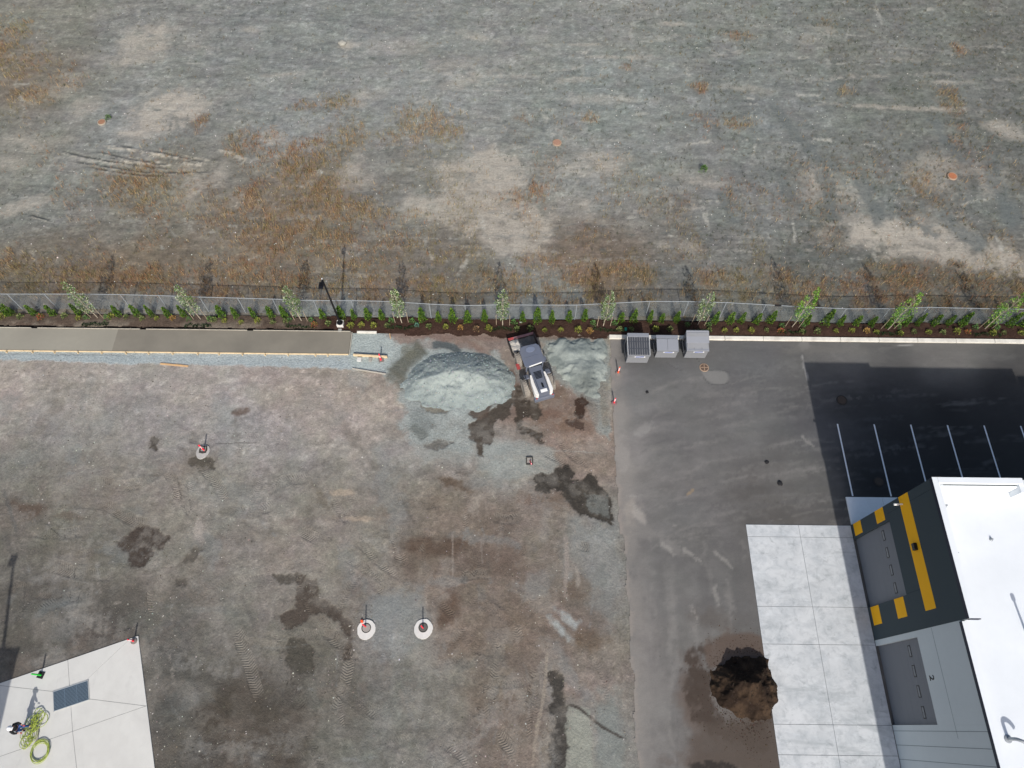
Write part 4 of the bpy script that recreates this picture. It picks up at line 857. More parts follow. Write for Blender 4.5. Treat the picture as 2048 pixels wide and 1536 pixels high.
# number 2 on the wall above the second door
fc = bpy.data.curves.new('door_number', 'FONT'); fc.body = '2'; fc.size = .62; fc.extrude = .004; fc.offset = .012
tmp = bpy.data.objects.new('tmp', fc); C.objects.link(tmp)
me = bpy.data.meshes.new_from_object(tmp.evaluated_get(bpy.context.evaluated_depsgraph_get())); bpy.data.objects.remove(tmp)
o = link('door_number', me, M_black, bld); o.location = (.004, 2.90 - 12.9, 5.45); o.rotation_euler = (R(90), 0, R(-90))
o['label'] = 'black numeral 2 above the white wall door'
# roof vents and gooseneck: things bolted on the roof
M_vent = mat('vent_metal', (150, 155, 160), .5, metal=.3)
def vent(x, y, r, h, lab):
    mb = MB(); mb.lathe([(r * 2.2, 0), (r * 2.0, .02), (r, .05), (r, h)], n=14); o = mb.build('roof_vent', M_vent); o.location = (x, y, 9.38); tag(o, lab, 'vent')
vent(*P(1987, 1077, 9.6), .05, .14, 'small grey vent stub on the white roof')
vent(*P(1894, 1010, 9.6), .05, .22, 'tiny dark vent beside the parapet at the roof corner')
vent(*P(1917, 1105, 9.5), .03, .12, 'tiny grey vent stub near the middle of the parapet')
gx0, gy0 = P(2022, 1478, 9.6)
mb = MB(); q = []
for t in np.linspace(0, 1, 4): q.append((0, 0, t * .55))
for t in np.linspace(0, math.pi * .9, 9)[1:]: q.append((.26 - .26 * math.cos(t), -(.26 - .26 * math.cos(t)) * .55, 0.55 + .26 * math.sin(t)))
mb.tube(q, .085, 12); mb.lathe([(.2, 0), (.18, .04), (.1, .06)], n=14)
o = mb.build('gooseneck_vent', M_vent, smooth=40); o.location = (gx0, gy0, 9.38); tag(o, 'curved gooseneck vent pipe standing on the lower white roof', 'vent')
mb = MB(); mb.lathe([(.06, 0), (.06, 1.3), (.11, 1.31), (.11, 1.5), (0, 1.52)], n=12); o = mb.build('roof_vent', M_vent); x_, y_ = P(2054, 1262, 9.5); o.location = (x_, y_, 9.38); tag(o, 'tall thin vent pipe at the right edge of the roof', 'vent')
# neighbour building whose shadow reaches the lower left slab (it stands just below the picture)
nb_ = empty('neighbour_building', (-34.5, -13.7, 0), label='neighbouring white building below the lower left corner', cat='building')
mb = MB(); mb.box((0, 0, 5.0), (8.0, 11.0, 10.0)); mb.build('wall', M_wwall, nb_)
mb = MB(); mb.box((0, 0, 10.05), (8.1, 11.1, .1)); mb.build('roof', M_roof, nb_)
bl = empty('boom_lift', (-30.6, -5.2, 0), label='boom lift with its boom raised just below the picture', cat='lift')
M_lift = mat('blue_grey_lift_paint', (70, 90, 130), .5)
mb = MB(); mb.box((0, 0, .75), (1.2, 2.2, .6), bev=.08); mb.build('chassis', M_lift, bl)
wm = MB().lathe([(.15, -.14), (.4, -.12), (.42, 0), (.4, .12), (.15, .14)], axis='X', n=18).mesh('wheel')
for sx_, sy_ in ((-1, -1), (1, -1), (-1, 1), (1, 1)):
    o = link('wheel', wm, M_black, bl); o.location = (sx_ * .7, sy_ * .75, .42)
mb = MB(); mb.tube([(0, -.4, 1.1), (-1.0, .3, 6.2), (-1.9, .9, 11.3)], [.15, .12, .09], 8); mb.build('boom', M_lift, bl)
mb = MB(); mb.box((-2.0, 1.1, 11.3), (.5, .7, .1)); mb.build('basket', M_lift, bl)
# ================================================================== FENCE
M_galv = mat('galvanised_pipe', (150, 156, 160), .5, metal=.2)
M_wire = mat('chain_link_wire', (140, 148, 152), .55, metal=.2)
M_rust = mat('dark_fence_clamp', (40, 38, 38), .7)
TOP = [(-140,587),(-62,587),(14,588),(88,588),(165,588),(240,589),(317,591),(399,594),(475,596),(545,598),(627,601),(702,601),(782,603),(858,608),(930,611),(1003,609.5),(1074,610),(1153.7,610),(1231,606),(1300,602.5),(1377,603),(1453,605),(1532,609.5),(1612,614),(1693,617.5),(1780,617.3),(1856,614.5),(1944,616.5),(2024,618),(2110,619)]
FH = 2.0
fpts = [Vector((*P(a, b, FH), FH)) for a, b in TOP]
fence = empty('chain_link_fence', (0, 29.7, 0), label='long galvanised chain-link fence between the planting bed and the field', cat='fence')
def rel(v): return Vector((v.x, v.y - 29.7, v.z))
for i, p in enumerate(fpts):
    if i in (3,): pass
    mb = MB(); b0 = Vector((p.x, min(p.y, 29.62) if False else p.y - .12, 0)); mb.cone(rel(b0), rel(Vector((p.x, p.y, FH + .03))), .034, .030, 8); mb.build('post', M_galv, fence)
for a, b in zip(fpts, fpts[1:]):
    mb = MB(); mb.tube([rel(a), rel(b)], .026, 6); mb.build('top_rail', M_galv, fence)
    # woven wire: two families of straight diagonal wires, real geometry
    A0 = Vector((a.x, a.y - .12, .03)); B0 = Vector((b.x, b.y - .12, .03)); L_ = (B0 - A0).length; du = (B0 - A0) / L_
    sp_ = .085; hgt = FH - .05; V = []; Fq = []
    def pt(u, z):
        f = z / FH; q = A0.lerp(B0, u / L_); t = a.lerp(b, u / L_); r_ = q.lerp(Vector((t.x, t.y, FH)), f); return rel(Vector((r_.x, r_.y, z + .03)))
    wr = .0042
    for fam in (1, -1):
        u = -hgt if fam == 1 else 0
        end = L_ if fam == 1 else L_ + hgt
        while u < end:
            u0, z0 = u, 0.0; u1, z1 = u + fam * hgt, hgt
            lo, hi = (u0, u1) if fam == 1 else (u1, u0)
            t0 = 0.0; t1 = 1.0
            if fam == 1:
                t0 = max(0, -u0 / hgt); t1 = min(1, (L_ - u0) / hgt)
            else:
                t0 = max(0, (u0 - L_) / hgt); t1 = min(1, u0 / hgt)
            if t1 > t0 + .02:
                p0 = pt(u0 + fam * hgt * t0, hgt * t0); p1 = pt(u0 + fam * hgt * t1, hgt * t1)
                dd = (p1 - p0).normalized(); s1 = dd.cross(Vector((0, 1, 0))).normalized() * wr; s2 = Vector((0, 1, 0)) * wr
                k0 = len(V)
                for pp in (p0, p1):
                    for of in (s1, -s1 * .5 + s2 * .87, -s1 * .5 - s2 * .87): V.append(tuple(pp + of))
                Fq += [(k0, k0 + 1, k0 + 4, k0 + 3), (k0 + 1, k0 + 2, k0 + 5, k0 + 4), (k0 + 2, k0, k0 + 3, k0 + 5)]
            u += sp_
    o = link('chain_link_mesh', np_mesh('chain_link_mesh', V, Fq), M_wire, fence)
mb = MB(); mb.box((25.97 - 8.1 + .2, -.1, FH + .02), (.5, .1, .12)); o = mb.build('rail_sleeve', M_rust, fence)
x_, y_ = P(1556, 611, FH); o.location = (x_ - (25.97 - 8.1 + .2), y_ - 29.7 + .1, 0)
# ================================================================== LIGHT POLE
lx, ly = P(682, 650)
pole = empty('light_pole', (lx, ly, 0), label='tall black parking light pole on a white concrete base in the mulch', cat='light pole')
mb = MB(); mb.lathe([(.27, -.1), (.27, .35), (.25, .40)], n=24); mb.box((0, -.02, .2), (.52, .5, .4), bev=.02); mb.build('base', M_collar, pole)
mb = MB(); mb.box((0, 0, .42), (.3, .3, .03)); mb.cone((0, 0, .42), (0, 0, 6.3), .085, .062, 14); mb.build('pole', M_black, pole, smooth=40)
mb = MB(); mb.box((0, -.18, 6.28), (.08, .4, .07)); mb.build('arm', M_black, pole)
mb = MB(); mb.box((0, -.52, 6.3), (.34, .55, .10), bev=.02)
for i in range(5): mb.box((-.12 + .06 * i, -.42, 6.37), (.015, .34, .05))
mb.build('lamp_head', M_black, pole)
mb = MB(); mb.box((0, -.55, 6.245), (.26, .4, .01)); mb.build('lens', M_white, pole)
mb = MB(); mb.box((0.0, .02, 6.37), (.06, .09, .08), bev=.01); mb.build('photocell', M_white, pole)
mb = MB(); mb.box((0, -.55, .07), (.28, .30, .14), bev=.03); o = mb.build('valve_box', mat('grey_box', (150, 150, 146), .8)); o.location = (lx, ly, 0); tag(o, 'small grey box in the mulch at the foot of the light pole', 'box')
# ================================================================== DELINEATORS, CONES, MANHOLES
M_or = mat('orange_plastic', (255, 92, 50), .5); M_red = mat('red_pink_plastic', (250, 50, 70), .5); M_grn = mat('green_plastic', (40, 200, 60), .5)
M_rub = mat('black_rubber', (34, 34, 36), .8); M_band = mat('reflective_white', (240, 240, 240), .4); M_gbase = mat('grey_rubber', (120, 112, 108), .8)
def delineator(px, py, lab, m=M_or, base='round', bm_=M_gbase, z=.05, h=1.0, tilt=0.0, rod=False, cat='delineator', n=3):
    x, y = P(px, py, z); d = empty('traffic_delineator', (x, y, z), rnd.uniform(0, 6), lab, cat)
    mb = MB()
    if base == 'round': mb.lathe([(.21, 0), (.21, .03), (.17, .06), (.06, .08)], n=20)
    else: mb.box((0, 0, .025), (.4, .4, .05), bev=.01)
    mb.build('base', bm_, d)
    mb = MB(); mb.lathe([(.07, .05), (.055, .12), (.048, h - .08), (.03, h - .05), (.03, h), (0, h + .005)], n=12); mb.build('post', m, d, smooth=40)
    for i in range(n):
        mb = MB(); z0 = h * (.45 + .17 * i); mb.lathe([(.053, z0), (.056, z0 + .005), (.056, z0 + .075), (.053, z0 + .08)], n=12); mb.build('reflective_band', M_band, d)
    if rod:
        mb = MB(); mb.tube([(0, 0, h), (.02, 0, h + .35)], .012, 5); mb.build('wand', M_wood, d)
    return d
delineator(1236, 746, 'orange delineator with round base standing left of the dumpsters', M_or, 'round', z=.06)
delineator(1228, 806, 'red banded delineator at the broken left edge of the asphalt', M_red, 'round', mat('pinkish_base', (120, 96, 96), .8), z=.06, h=.85)
delineator(268, 1282, 'red delineator on a grey round base at the corner of the slab', M_red, 'round', M_gbase, z=.06, h=.85)
delineator(82, 1350, 'green delineator on a black square base at the slab edge', M_grn, 'square', M_rub, z=.06, h=1.0, n=0)
delineator(762, 720, 'red white banded delineator beside the form board at the sidewalk end', M_red, 'square', M_gbase, z=.03, h=1.0, n=2)
def collar(px, py, r, irr, lab, inner, m=M_collar):
    x, y = P(px, py, .05); t = empty('manhole', (x, y, 0), 0, lab, 'manhole')
    pts = []
    n = 34
    for i in range(n):
        a = 2 * math.pi * i / n; rr = r * (1 + rnd.uniform(-.03, .03) + irr * max(0, math.cos(a + math.pi / 2 + .35)) ** 3); pts.append((rr * math.cos(a), rr * math.sin(a)))
    mb = MB(); ri = .30
    o_ = [mb.bm.verts.new((p[0], p[1], .07)) for p in pts]; i_ = [mb.bm.verts.new((ri * math.cos(2 * math.pi * k / n) - .02, ri * math.sin(2 * math.pi * k / n) + .06, .07)) for k in range(n)]
    ob = [mb.bm.verts.new((p[0] * 1.05, p[1] * 1.05, -.08)) for p in pts]; ib = [mb.bm.verts.new((v.co.x, v.co.y, .01)) for v in i_]
    for k in range(n):
        j = (k + 1) % n
        mb.bm.faces.new((o_[k], o_[j], i_[j], i_[k])); mb.bm.faces.new((ob[k], ob[j], o_[j], o_[k])); mb.bm.faces.new((i_[k], i_[j], ib[j], ib[k]))
    mb.build('concrete_collar', m, t)
    if inner == 'ring':
        mb = MB(); mb.lathe([(.31, .02), (.31, .085), (.27, .085), (.27, .05)], c=(-.02, .06, 0), n=28); mb.build('frame', M_iron, t)
        mb = MB(); mb.lathe([(.26, .03), (.26, .065), (.22, .07), (0, .07)], c=(-.02, .06, 0), n=28); mb.build('lid', inner_m, t)
    else:
        mb = MB()
        for c2, d2 in [((-.02, .06 + .24, .1), (.5, .06, .09)), ((-.02, .06 - .24, .1), (.5, .06, .09)), ((-.02 + .22, .06, .1), (.06, .42, .09)), ((-.02 - .22, .06, .1), (.06, .42, .09))]: mb.box(c2, d2, bev=.01)
        mb.build('frame', M_iron, t); mb = MB(); mb.box((-.02, .06, .04), (.46, .5, .03)); mb.build('lid', inner_m, t)
    return x, y
M_lidg = mat('grey_lid', (150, 146, 140), .8); M_lidd = mat('dark_lid', (92, 92, 88), .8)
inner_m = M_lidg; collar(733, 1258, .58, .18, 'white collared manhole with a pale lid, left of the pair', 'ring')
inner_m = M_lidd; collar(847, 1257, .60, .08, 'white collared manhole with a dark lid, right of the pair', 'ring')
inner_m = M_lidg; collar(407, 901, .46, .45, 'square catch basin in a pale concrete collar on the left lot', 'square', mat('dusty_collar', (168, 166, 162), .85, noise=.08, nscale=2))
def stick(px, py, lab, m, h, z, r=.035, bands=0, tip=None):
    x, y = P(px, py, z); d = empty('marker_stake', (x, y, z), 0, lab, 'marker')
    mb = MB(); mb.lathe([(r, 0), (r, h), (0, h + .01)], n=8); mb.build('post', m, d)
    for i in range(bands):
        mb = MB(); z0 = h * (.5 + .2 * i); mb.lathe([(r + .004, z0), (r + .006, z0 + .01), (r + .006, z0 + .08), (r + .004, z0 + .09)], n=8); mb.build('reflective_band', M_band, d)
    if tip:
        mb = MB(); mb.lathe([(r + .02, h - .12), (r + .02, h + .01), (0, h + .015)], n=8); mb.build('cap', tip, d)
stick(731, 1253, 'pink topped marker post on the left manhole of the pair', M_red, 1.0, .07, .045)
stick(846, 1256, 'pink marker post on the right manhole of the pair', M_red, 1.0, .07, .045)
stick(408, 900, 'red and white banded marker post on the square catch basin', M_red, .95, .06, .055, 2)
o_ = empty('orange_block', (*P(724, 1243, .08), .08), 0, 'orange block lying on the left manhole collar', 'block'); mb = MB(); mb.box((0, 0, .03), (.14, .2, .06), rz=.5, bev=.015); mb.build('block_body', M_or, o_)
# catch basin inlet near the middle
x, y = P(1059, 922); t = empty('drain_inlet', (x, y, 0), 0, 'dark square drain inlet with a fallen pink marker, right of the puddle stains', 'drain')
mb = MB()
for c2, d2 in [((0, .27, .05), (.48, .07, .12)), ((0, -.27, .05), (.48, .07, .12)), ((.22, 0, .05), (.07, .5, .12)), ((-.22, 0, .05), (.07, .5, .12))]: mb.box(c2, d2, bev=.012)
mb.build('frame', M_iron, t); mb = MB(); mb.box((0, 0, .02), (.4, .5, .04)); mb.build('lid', M_lidg, t)
x, y = P(1060, 921, .1); d = empty('marker_stake', (x, y, .04), 0, 'pink marker post leaning out of the dark square inlet', 'marker'); mb = MB(); mb.tube([(0, 0, 0), (.07, -.30, .32)], .045, 8); mb.build('post', M_red, d); mb = MB(); mb.tube([(.072, -.31, .33), (.09, -.38, .40)], .05, 8); mb.build('reflective_band', mat('pink_band', (250, 150, 160), .5), d)
# flush lids
M_rustlid = mat('orange_rusty_lid', (170, 110, 78), .9, noise=.15, nscale=5); M_sandlid = mat('sandy_lid_ring', (165, 140, 120), .9)
def lid(px, py, r, m, ring, lab, z=.02, cross=False):
    x, y = P(px, py); t = empty('manhole_cover', (x, y, z), 0, lab, 'manhole cover')
    mb = MB(); mb.lathe([(r * 1.25, -.05), (r * 1.2, .03), (r, .04), (r * .98, .0)], n=28); mb.build('frame', ring, t)
    mb = MB(); mb.lathe([(r * .96, 0), (r * .94, .045), (0, .05)], n=28); mb.build('lid', m, t)
    if cross:
        mb = MB(); mb.box((0, 0, .055), (r * 1.9, .05, .012)); mb.box((0, 0, .0555), (.05, r * 1.9, .011)); mb.build('cross_bar', ring, t)
lid(1114, 286, .34, mat('pale_rust_lid', (160, 124, 104), .9, noise=.1, nscale=5), M_sandlid, 'faded rusty manhole cover in the middle of the field', z=.06)
lid(1904, 353, .36, M_rustlid, M_sandlid, 'bright orange manhole cover on the right of the field', z=.06)
lid(204, 245, .32, mat('brown_rust_lid', (150, 112, 88), .9, noise=.1, nscale=5), mat('pale_ring', (160, 150, 135), .9), 'brown manhole cover with a pale ring on the left of the field', z=.06)
lid(1408, 736, .30, mat('brown_iron', (92, 76, 66), .7), mat('orange_ring', (158, 136, 116), .8), 'round drain cover with pale cross below the largest dumpster', z=.05, cross=True)
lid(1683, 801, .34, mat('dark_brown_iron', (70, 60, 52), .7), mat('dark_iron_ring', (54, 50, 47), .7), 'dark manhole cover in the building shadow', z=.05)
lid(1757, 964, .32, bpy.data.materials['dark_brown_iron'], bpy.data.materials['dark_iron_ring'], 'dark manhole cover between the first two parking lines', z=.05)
# ================================================================== DUMPSTERS
M_dump = mat('grey_dumpster_paint', (128, 130, 134), .5, noise=.03, nscale=2, dirt=((112, 112, 112), 1.2, .4)); M_dlid = mat('grey_lid_plastic', (132, 135, 142), .55, noise=.02, nscale=2); M_dblk = mat('black_lid_plastic', (66, 69, 76), .45, noise=.1, nscale=3)
M_dd = mat('dark_dumpster_side', (62, 64, 68), .6); M_lb = mat('label_blue', (60, 90, 170), .5)
def dumpster(x0, x1, yf, yb, hf, hb, kind, lab):
    cx = (x0 + x1) / 2; wd = x1 - x0; dp = yb - yf
    d = empty('dumpster', (cx, yf, .05), 0, lab, 'dumpster', 'dumpsters by the kerb')
    hwd = wd / 2
    # tapered body: front leans out towards the top
    mb = MB(); mb.prism_x([(.0, .12), (dp, .12), (dp, hb), (dp - .25, hb), (-.02, hf)], -hwd + .03, hwd - .03); mb.build('body', M_dump, d, bev=.012)
    mb = MB(); mb.box((0, -.03, hf - .03), (wd, .06, .06)); mb.build('rim', M_dump, d)
    for s_ in (-1, 1):
        mb = MB(); mb.box((s_ * (hwd + .06), dp * .45, .62), (.14, dp * .62, .2)); mb.build('fork_pocket', M_dd, d)
        mb = MB(); mb.box((s_ * (hwd + .0), dp * .2, .75), (.05, .08, .9)); mb.box((s_ * (hwd), dp * .75, .75), (.05, .08, .9)); mb.build('side_rib', M_dd, d)
    wh = MB().lathe([(.03, -.03), (.085, -.03), (.09, 0), (.085, .03), (.03, .03)], axis='X', n=12).mesh('caster')
    for sx_, sy_ in ((-1, .15), (1, .15), (-1, dp - .2), (1, dp - .2)):
        o = link('caster', wh, M_rub, d); o.location = (sx_ * (hwd - .2), sy_, .04)
    sl_ = math.atan2(hb - hf, dp - .25)
    if kind == 'ribbed':
        for i in range(9):
            xx = -hwd + .14 + (wd - .28) * i / 8
            mb = MB(); mb.box((xx, (dp - .3) / 2, (hf + hb) / 2 + .035), (.135, (dp - .36) / math.cos(sl_), .05), rot=Matrix.Rotation(sl_, 3, 'X'), bev=.018); mb.build('lid_rib', M_dblk, d)
        for q in (.3, .62):
            mb = MB(); mb.box((0, dp * q, hf + (hb - hf) * q + .05), (wd - .1, .035, .03)); mb.build('lid_bar', M_dblk, d)
        mb = MB(); mb.box((0, dp - .12, hb + .03), (wd - .06, .34, .05), bev=.02); mb.build('lid_hinge', M_dlid, d)
        for s_ in (-1, 1):
            mb = MB(); mb.box((s_ * (hwd - .02), dp * .42, (hf + hb) / 2 + .05), (.035, dp * .86, .05), rot=Matrix.Rotation(sl_, 3, 'X')); mb.build('edge_trim', mat('bright_trim', (190, 192, 194), .4) if 'bright_trim' not in bpy.data.materials else bpy.data.materials['bright_trim'], d)
    elif kind == 'flat':
        for s_ in (-1, 1):
            mb = MB(); mb.box((s_ * wd / 4, (dp - .32) / 2, (hf + hb) / 2 + .03), (wd / 2 - .012, (dp - .34) / math.cos(sl_), .04), rot=Matrix.Rotation(sl_, 3, 'X'), bev=.012); mb.build('lid', M_dlid, d)
        mb = MB(); mb.box((0, dp - .14, hb + .02), (wd + .02, .28, .05), bev=.012); mb.build('lid_hinge', M_dlid, d)
    else:
        mb = MB(); mb.box((0, .36, hf + .05), (wd + .02, .74, .05), rot=Matrix.Rotation(.06, 3, 'X'), bev=.012); mb.build('lid', M_dlid, d)
        mb = MB(); mb.box((0, .36 + (dp - .34) / 2 + .05, (hf + hb) / 2 + .12), (wd + .04, (dp - .55), .05), rot=Matrix.Rotation(.30, 3, 'X'), bev=.012); mb.build('lid', M_dlid, d)
        mb = MB(); mb.box((-hwd + .55, .36, hf + .09), (.015, .6, .01)); mb.box((hwd - .55, .36, hf + .09), (.015, .6, .01)); mb.build('lid_seam', M_dd, d)
    # sticker on the front face: white field with a blue swoosh
    s0 = .62
    mb = MB(); mb.box((.1, -.045, hf - .14), (s0 * 1.3, .014, .17)); st = mb.build('logo_sticker', M_white, d)
    mb = MB(); mb.box((.08, -.056, hf - .14), (s0 * 1.0, .010, .085), rot=Matrix.Rotation(-.06, 3, 'Y')); mb.build('logo_band', M_lb, st)
    mb = MB(); mb.ngon([(.33, -.055, hf - .17), (.43, -.055, hf - .12), (.37, -.055, hf - .06)]); mb.build('logo_tail', M_lb, st)
dumpster(8.80, 10.52, 25.50, 27.25, 1.30, 1.55, 'ribbed', 'grey dumpster with a dark ribbed lid, leftmost of the three')
dumpster(11.08, 12.75, 25.98, 27.25, 1.20, 1.38, 'flat', 'grey dumpster with two flat split lids, middle of the three')
dumpster(13.35, 15.05, 25.98, 27.50, 1.30, 1.80, 'tall', 'tallest grey dumpster with a raised rear lid, rightmost of the three')
# ================================================================== WHEEL LOADER
M_lw = mat('loader_white', (226, 224, 220), .45, noise=.03, nscale=3, dirt=((188, 180, 170), 2, .35)); M_lg = mat('loader_slate', (98, 104, 118), .45, noise=.04, nscale=2, dirt=((116, 114, 114), 1.5, .35))
M_ty = mat('dusty_tyre', (138, 132, 124), .95, noise=.2, nscale=5, bump=.02, bscale=9); M_lr = mat('dusty_red', (160, 70, 70), .7, noise=.2, nscale=5); M_pk = mat('pinkish_dusty_edge', (132, 100, 102), .7, noise=.2, nscale=4)
M_bk = mat('bucket_steel', (84, 74, 72), .6, metal=.3, noise=.25, nscale=3); M_lglass = mat('cab_glass', (44, 52, 60), .08, spec=.8)
ld = empty('wheel_loader', (1.5, 25.0, 0), R(18), 'white and slate grey wheel loader with its bucket raised at the mulch bed', 'loader')
def tyre_mesh(r, wd):
    mb = MB(); mb.lathe([(r * .5, -wd / 2 + .03), (r * .62, -wd / 2), (r * .9, -wd / 2 + .01), (r, -wd * .36), (r, wd * .36), (r * .9, wd / 2 - .01), (r * .62, wd / 2), (r * .5, wd / 2 - .03)], axis='X', n=32)
    for i in range(22):
        a = 2 * math.pi * i / 22
        for s_ in (-1, 1):
            mb.box((s_ * wd * .24, math.cos(a + s_ * .07) * (r + .015), math.sin(a + s_ * .07) * (r + .015)), (wd * .42, .07, .05), rot=Matrix.Rotation(a - math.pi / 2, 3, 'X') @ Matrix.Rotation(s_ * .45, 3, 'Z'))
    return mb.mesh('tyre')
tyr = tyre_mesh(.68, .44); trf = tyre_mesh(.6, .42)
rim = MB().lathe([(.05, -.05), (.2, -.06), (.34, -.12), (.35, .12), (.2, .06), (.05, .05)], axis='X', n=20).mesh('rim')
for x_, y_, r_, t_ in ((-1.06, -1.78, .68, tyr), (.93, -1.78, .68, tyr), (-.86, .75, .6, trf), (.86, .75, .6, trf)):
    o = bpy.data.objects.new('wheel', None); C.objects.link(o); o.parent = ld; o.location = (x_, y_, r_)
    link('tyre', t_, M_ty, o); link('rim', rim, M_lg, o)
mb = MB(); mb.box((0, -1.9, .85), (1.0, 2.2, .5), bev=.05); mb.box((0, .6, .75), (.9, 1.3, .5), bev=.05); mb.build('chassis', M_lg, ld)
# hood: slate spine with two white flank panels that sweep to the rear corners
mb = MB(); mb.prism([(-.50, -.74), (.50, -.74), (.40, -3.0), (-.40, -3.0)], 1.05, 1.72); mb.build('hood', M_lg, ld, bev=.05)
for s_ in (-1, 1):
    mb = MB(); mb.prism([(s_ * .46, -1.30), (s_ * .60, -1.32), (s_ * .70, -1.9), (s_ * .72, -2.85), (s_ * .62, -3.08), (s_ * .42, -3.05), (s_ * .46, -2.0)], 1.0, 1.66)
    mb.build('side_panel', M_lw, ld, bev=.06)
mb = MB(); mb.box((0, -3.02, .88), (1.56, .34, .5), bev=.07); mb.build('counterweight', M_lg, ld)
mb = MB(); mb.box((0, -2.86, 1.745), (.5, .26, .03), bev=.015); mb.build('number_plate', M_white, ld)
for i in range(6):
    mb = MB(); mb.box((0, -1.26 - i * .105, 1.735), (.60 - .02 * i, .045, .035)); mb.build('louvre', M_black, ld)
mb = MB(); mb.cone((.02, -2.30, 1.7), (.02, -2.30, 1.80), .055, .055, 12); mb.box((.05, -2.36, 1.76), (.1, .12, .08), bev=.02); mb.build('exhaust', M_black, ld)
mb = MB(); mb.box((.04, -2.48, 1.735), (.14, .26, .03)); mb.build('air_grille', M_black, ld)
# fenders over rear wheels, steps, rail
for s_ in (-1, 1):
    mb = MB(); mb.prism_x([(-1.02, 1.2), (-1.1, 1.42), (-1.45, 1.5), (-1.5, 1.45), (-1.2, 1.36), (-1.12, 1.18)], s_ * .66, s_ * 1.0); mb.build('mudguard', M_lg, ld)
    mb = MB(); mb.box((s_ * 1.02, .15, .55), (.26, .45, .06)); mb.box((s_ * 1.06, .12, .85), (.24, .3, .07)); mb.build('step', M_lr if s_ < 0 else M_lg, ld)
    mb = MB(); mb.tube([(s_ * .78, -.9, 1.5), (s_ * .98, -1.3, 1.75), (s_ * 1.0, -2.2, 1.75), (s_ * .92, -2.5, 1.4)], .022, 6); mb.build('handrail', M_black, ld)
# cab
for s_ in (-1, 1):      # hydraulic hoses between cab and arms, hood grab rails, tail lamps
    mb = MB(); mb.tube([(s_ * .2, .42, 1.35), (s_ * .26, .75, 1.45), (s_ * .3, 1.05, 1.1)], .022, 6); mb.build('hydraulic_hose', M_black, ld)
    mb = MB(); mb.box((s_ * .62, -3.12, 1.2), (.14, .05, .12), bev=.015); mb.build('tail_lamp', M_lr, ld)
    mb = MB(); mb.tube([(s_ * .36, -1.45, 1.74), (s_ * .36, -1.5, 1.80), (s_ * .34, -2.7, 1.80), (s_ * .34, -2.75, 1.73)], .014, 5); mb.build('grab_rail', M_black, ld)
mb = MB(); mb.prism([(-.66, -.72), (.60, -.70), (.58, .38), (-.62, .42)], 1.15, 2.72); mb.build('cab_body', M_lglass, ld, bev=.03)
for x_, y_ in ((-.66, -.74), (.60, -.72), (.58, .38), (-.62, .42)):
    mb = MB(); mb.box((x_, y_, 1.9), (.09, .09, 1.65)); mb.build('cab_pillar', M_lg, ld)
mb = MB(); mb.prism([(-.94, -1.05), (-.80, -1.24), (.54, -1.12), (.64, -.95), (.62, .25), (.45, .50), (-.55, .55), (-.82, .45), (-.94, .1)], 2.72, 2.86); rf = mb.build('cab_roof', M_lg, ld, bev=.05)
mb = MB(); pts = [(-.12 + .34 * math.cos(t), .12 + .24 * math.sin(t)) for t in np.linspace(0, 2 * math.pi, 20, endpoint=False)]; mb.prism(pts, 2.85, 2.90); mb.build('roof_panel', mat('loader_slate_light', (112, 120, 138), .45), rf, bev=.015)
mb = MB(); mb.box((-.14, -1.17, 2.82), (1.0, .05, .10), rz=.09); mb.build('light_bar', M_white, rf)
mb = MB(); mb.box((-.16, -.45, 2.868), (1.1, .02, .02)); mb.build('roof_rib', M_lg, rf)
for x_ in (-.98, .72):
    mb = MB(); mb.tube([(x_ * .8, .35, 2.5), (x_, .5, 2.4)], .02, 5); mb.box((x_, .5, 2.25), (.16, .05, .3)); mb.build('mirror', M_black, ld)
# arms and bucket
for s_ in (-1, 1):
    mb = MB(); mb.prism_x([(.35, 1.25), (.35, 1.5), (1.0, 1.25), (1.35, .75), (1.3, .55), (.9, 1.0)], s_ * .42, s_ * .54); mb.build('lift_arm', M_lw, ld)
by0 = .95
bk = bpy.data.objects.new('bucket', None); C.objects.link(bk); bk.parent = ld
prof = [(by0, .95), (by0 + .05, .55), (by0 + .4, .32), (2.5, .38), (2.72, .52)]
mb = MB(); inner = [(y_ + (.05 if i < 2 else 0), z_ + .05) for i, (y_, z_) in enumerate(prof)]
mb.prism_x(prof + inner[::-1], -1.12, 1.02); mb.build('bucket_shell', M_bk, bk)
for s_, x_ in ((-1, -1.12), (1, 1.02)):
    mb = MB(); mb.prism_x([(by0, .98), (by0 + .05, .55), (by0 + .4, .3), (2.5, .36), (2.74, .5), (2.6, .82), (1.6, 1.0)], x_ - .02, x_ + .02); mb.build('bucket_side', M_black if s_ < 0 else M_bk, bk)
mb = MB(); mb.box((-.05, 2.62, .60), (2.14, .20, .06), rot=Matrix.Rotation(.15, 3, 'X'), bev=.01); mb.build('cutting_edge', M_pk, bk)
mb = MB(); mb.box((-.86, 2.62, .64), (.46, .19, .02), rot=Matrix.Rotation(.15, 3, 'X')); mb.build('painted_tip', M_lr, bk)
s = Sheet(np.arange(-1.09, 1.0, .05), np.arange(1.02, 2.46, .05))
s.h = .60 + .22 * np.exp(-((s.x + .75) ** 2 + ((s.y - 1.5) * .8) ** 2) * 2.2) + (fbm(s.x + 5, s.y, .35, 950, 4) - .5) * .22
t_ = sstep(-.1, -.4, s.x + (fbm(s.x, s.y, .5, 951, 4) - .5) * .6)[:, None]; s.col = lin((104, 100, 96)) * (1 - t_) + lin((200, 193, 182)) * t_
o = s.build('gravel_load', M_grav, parent=bk)
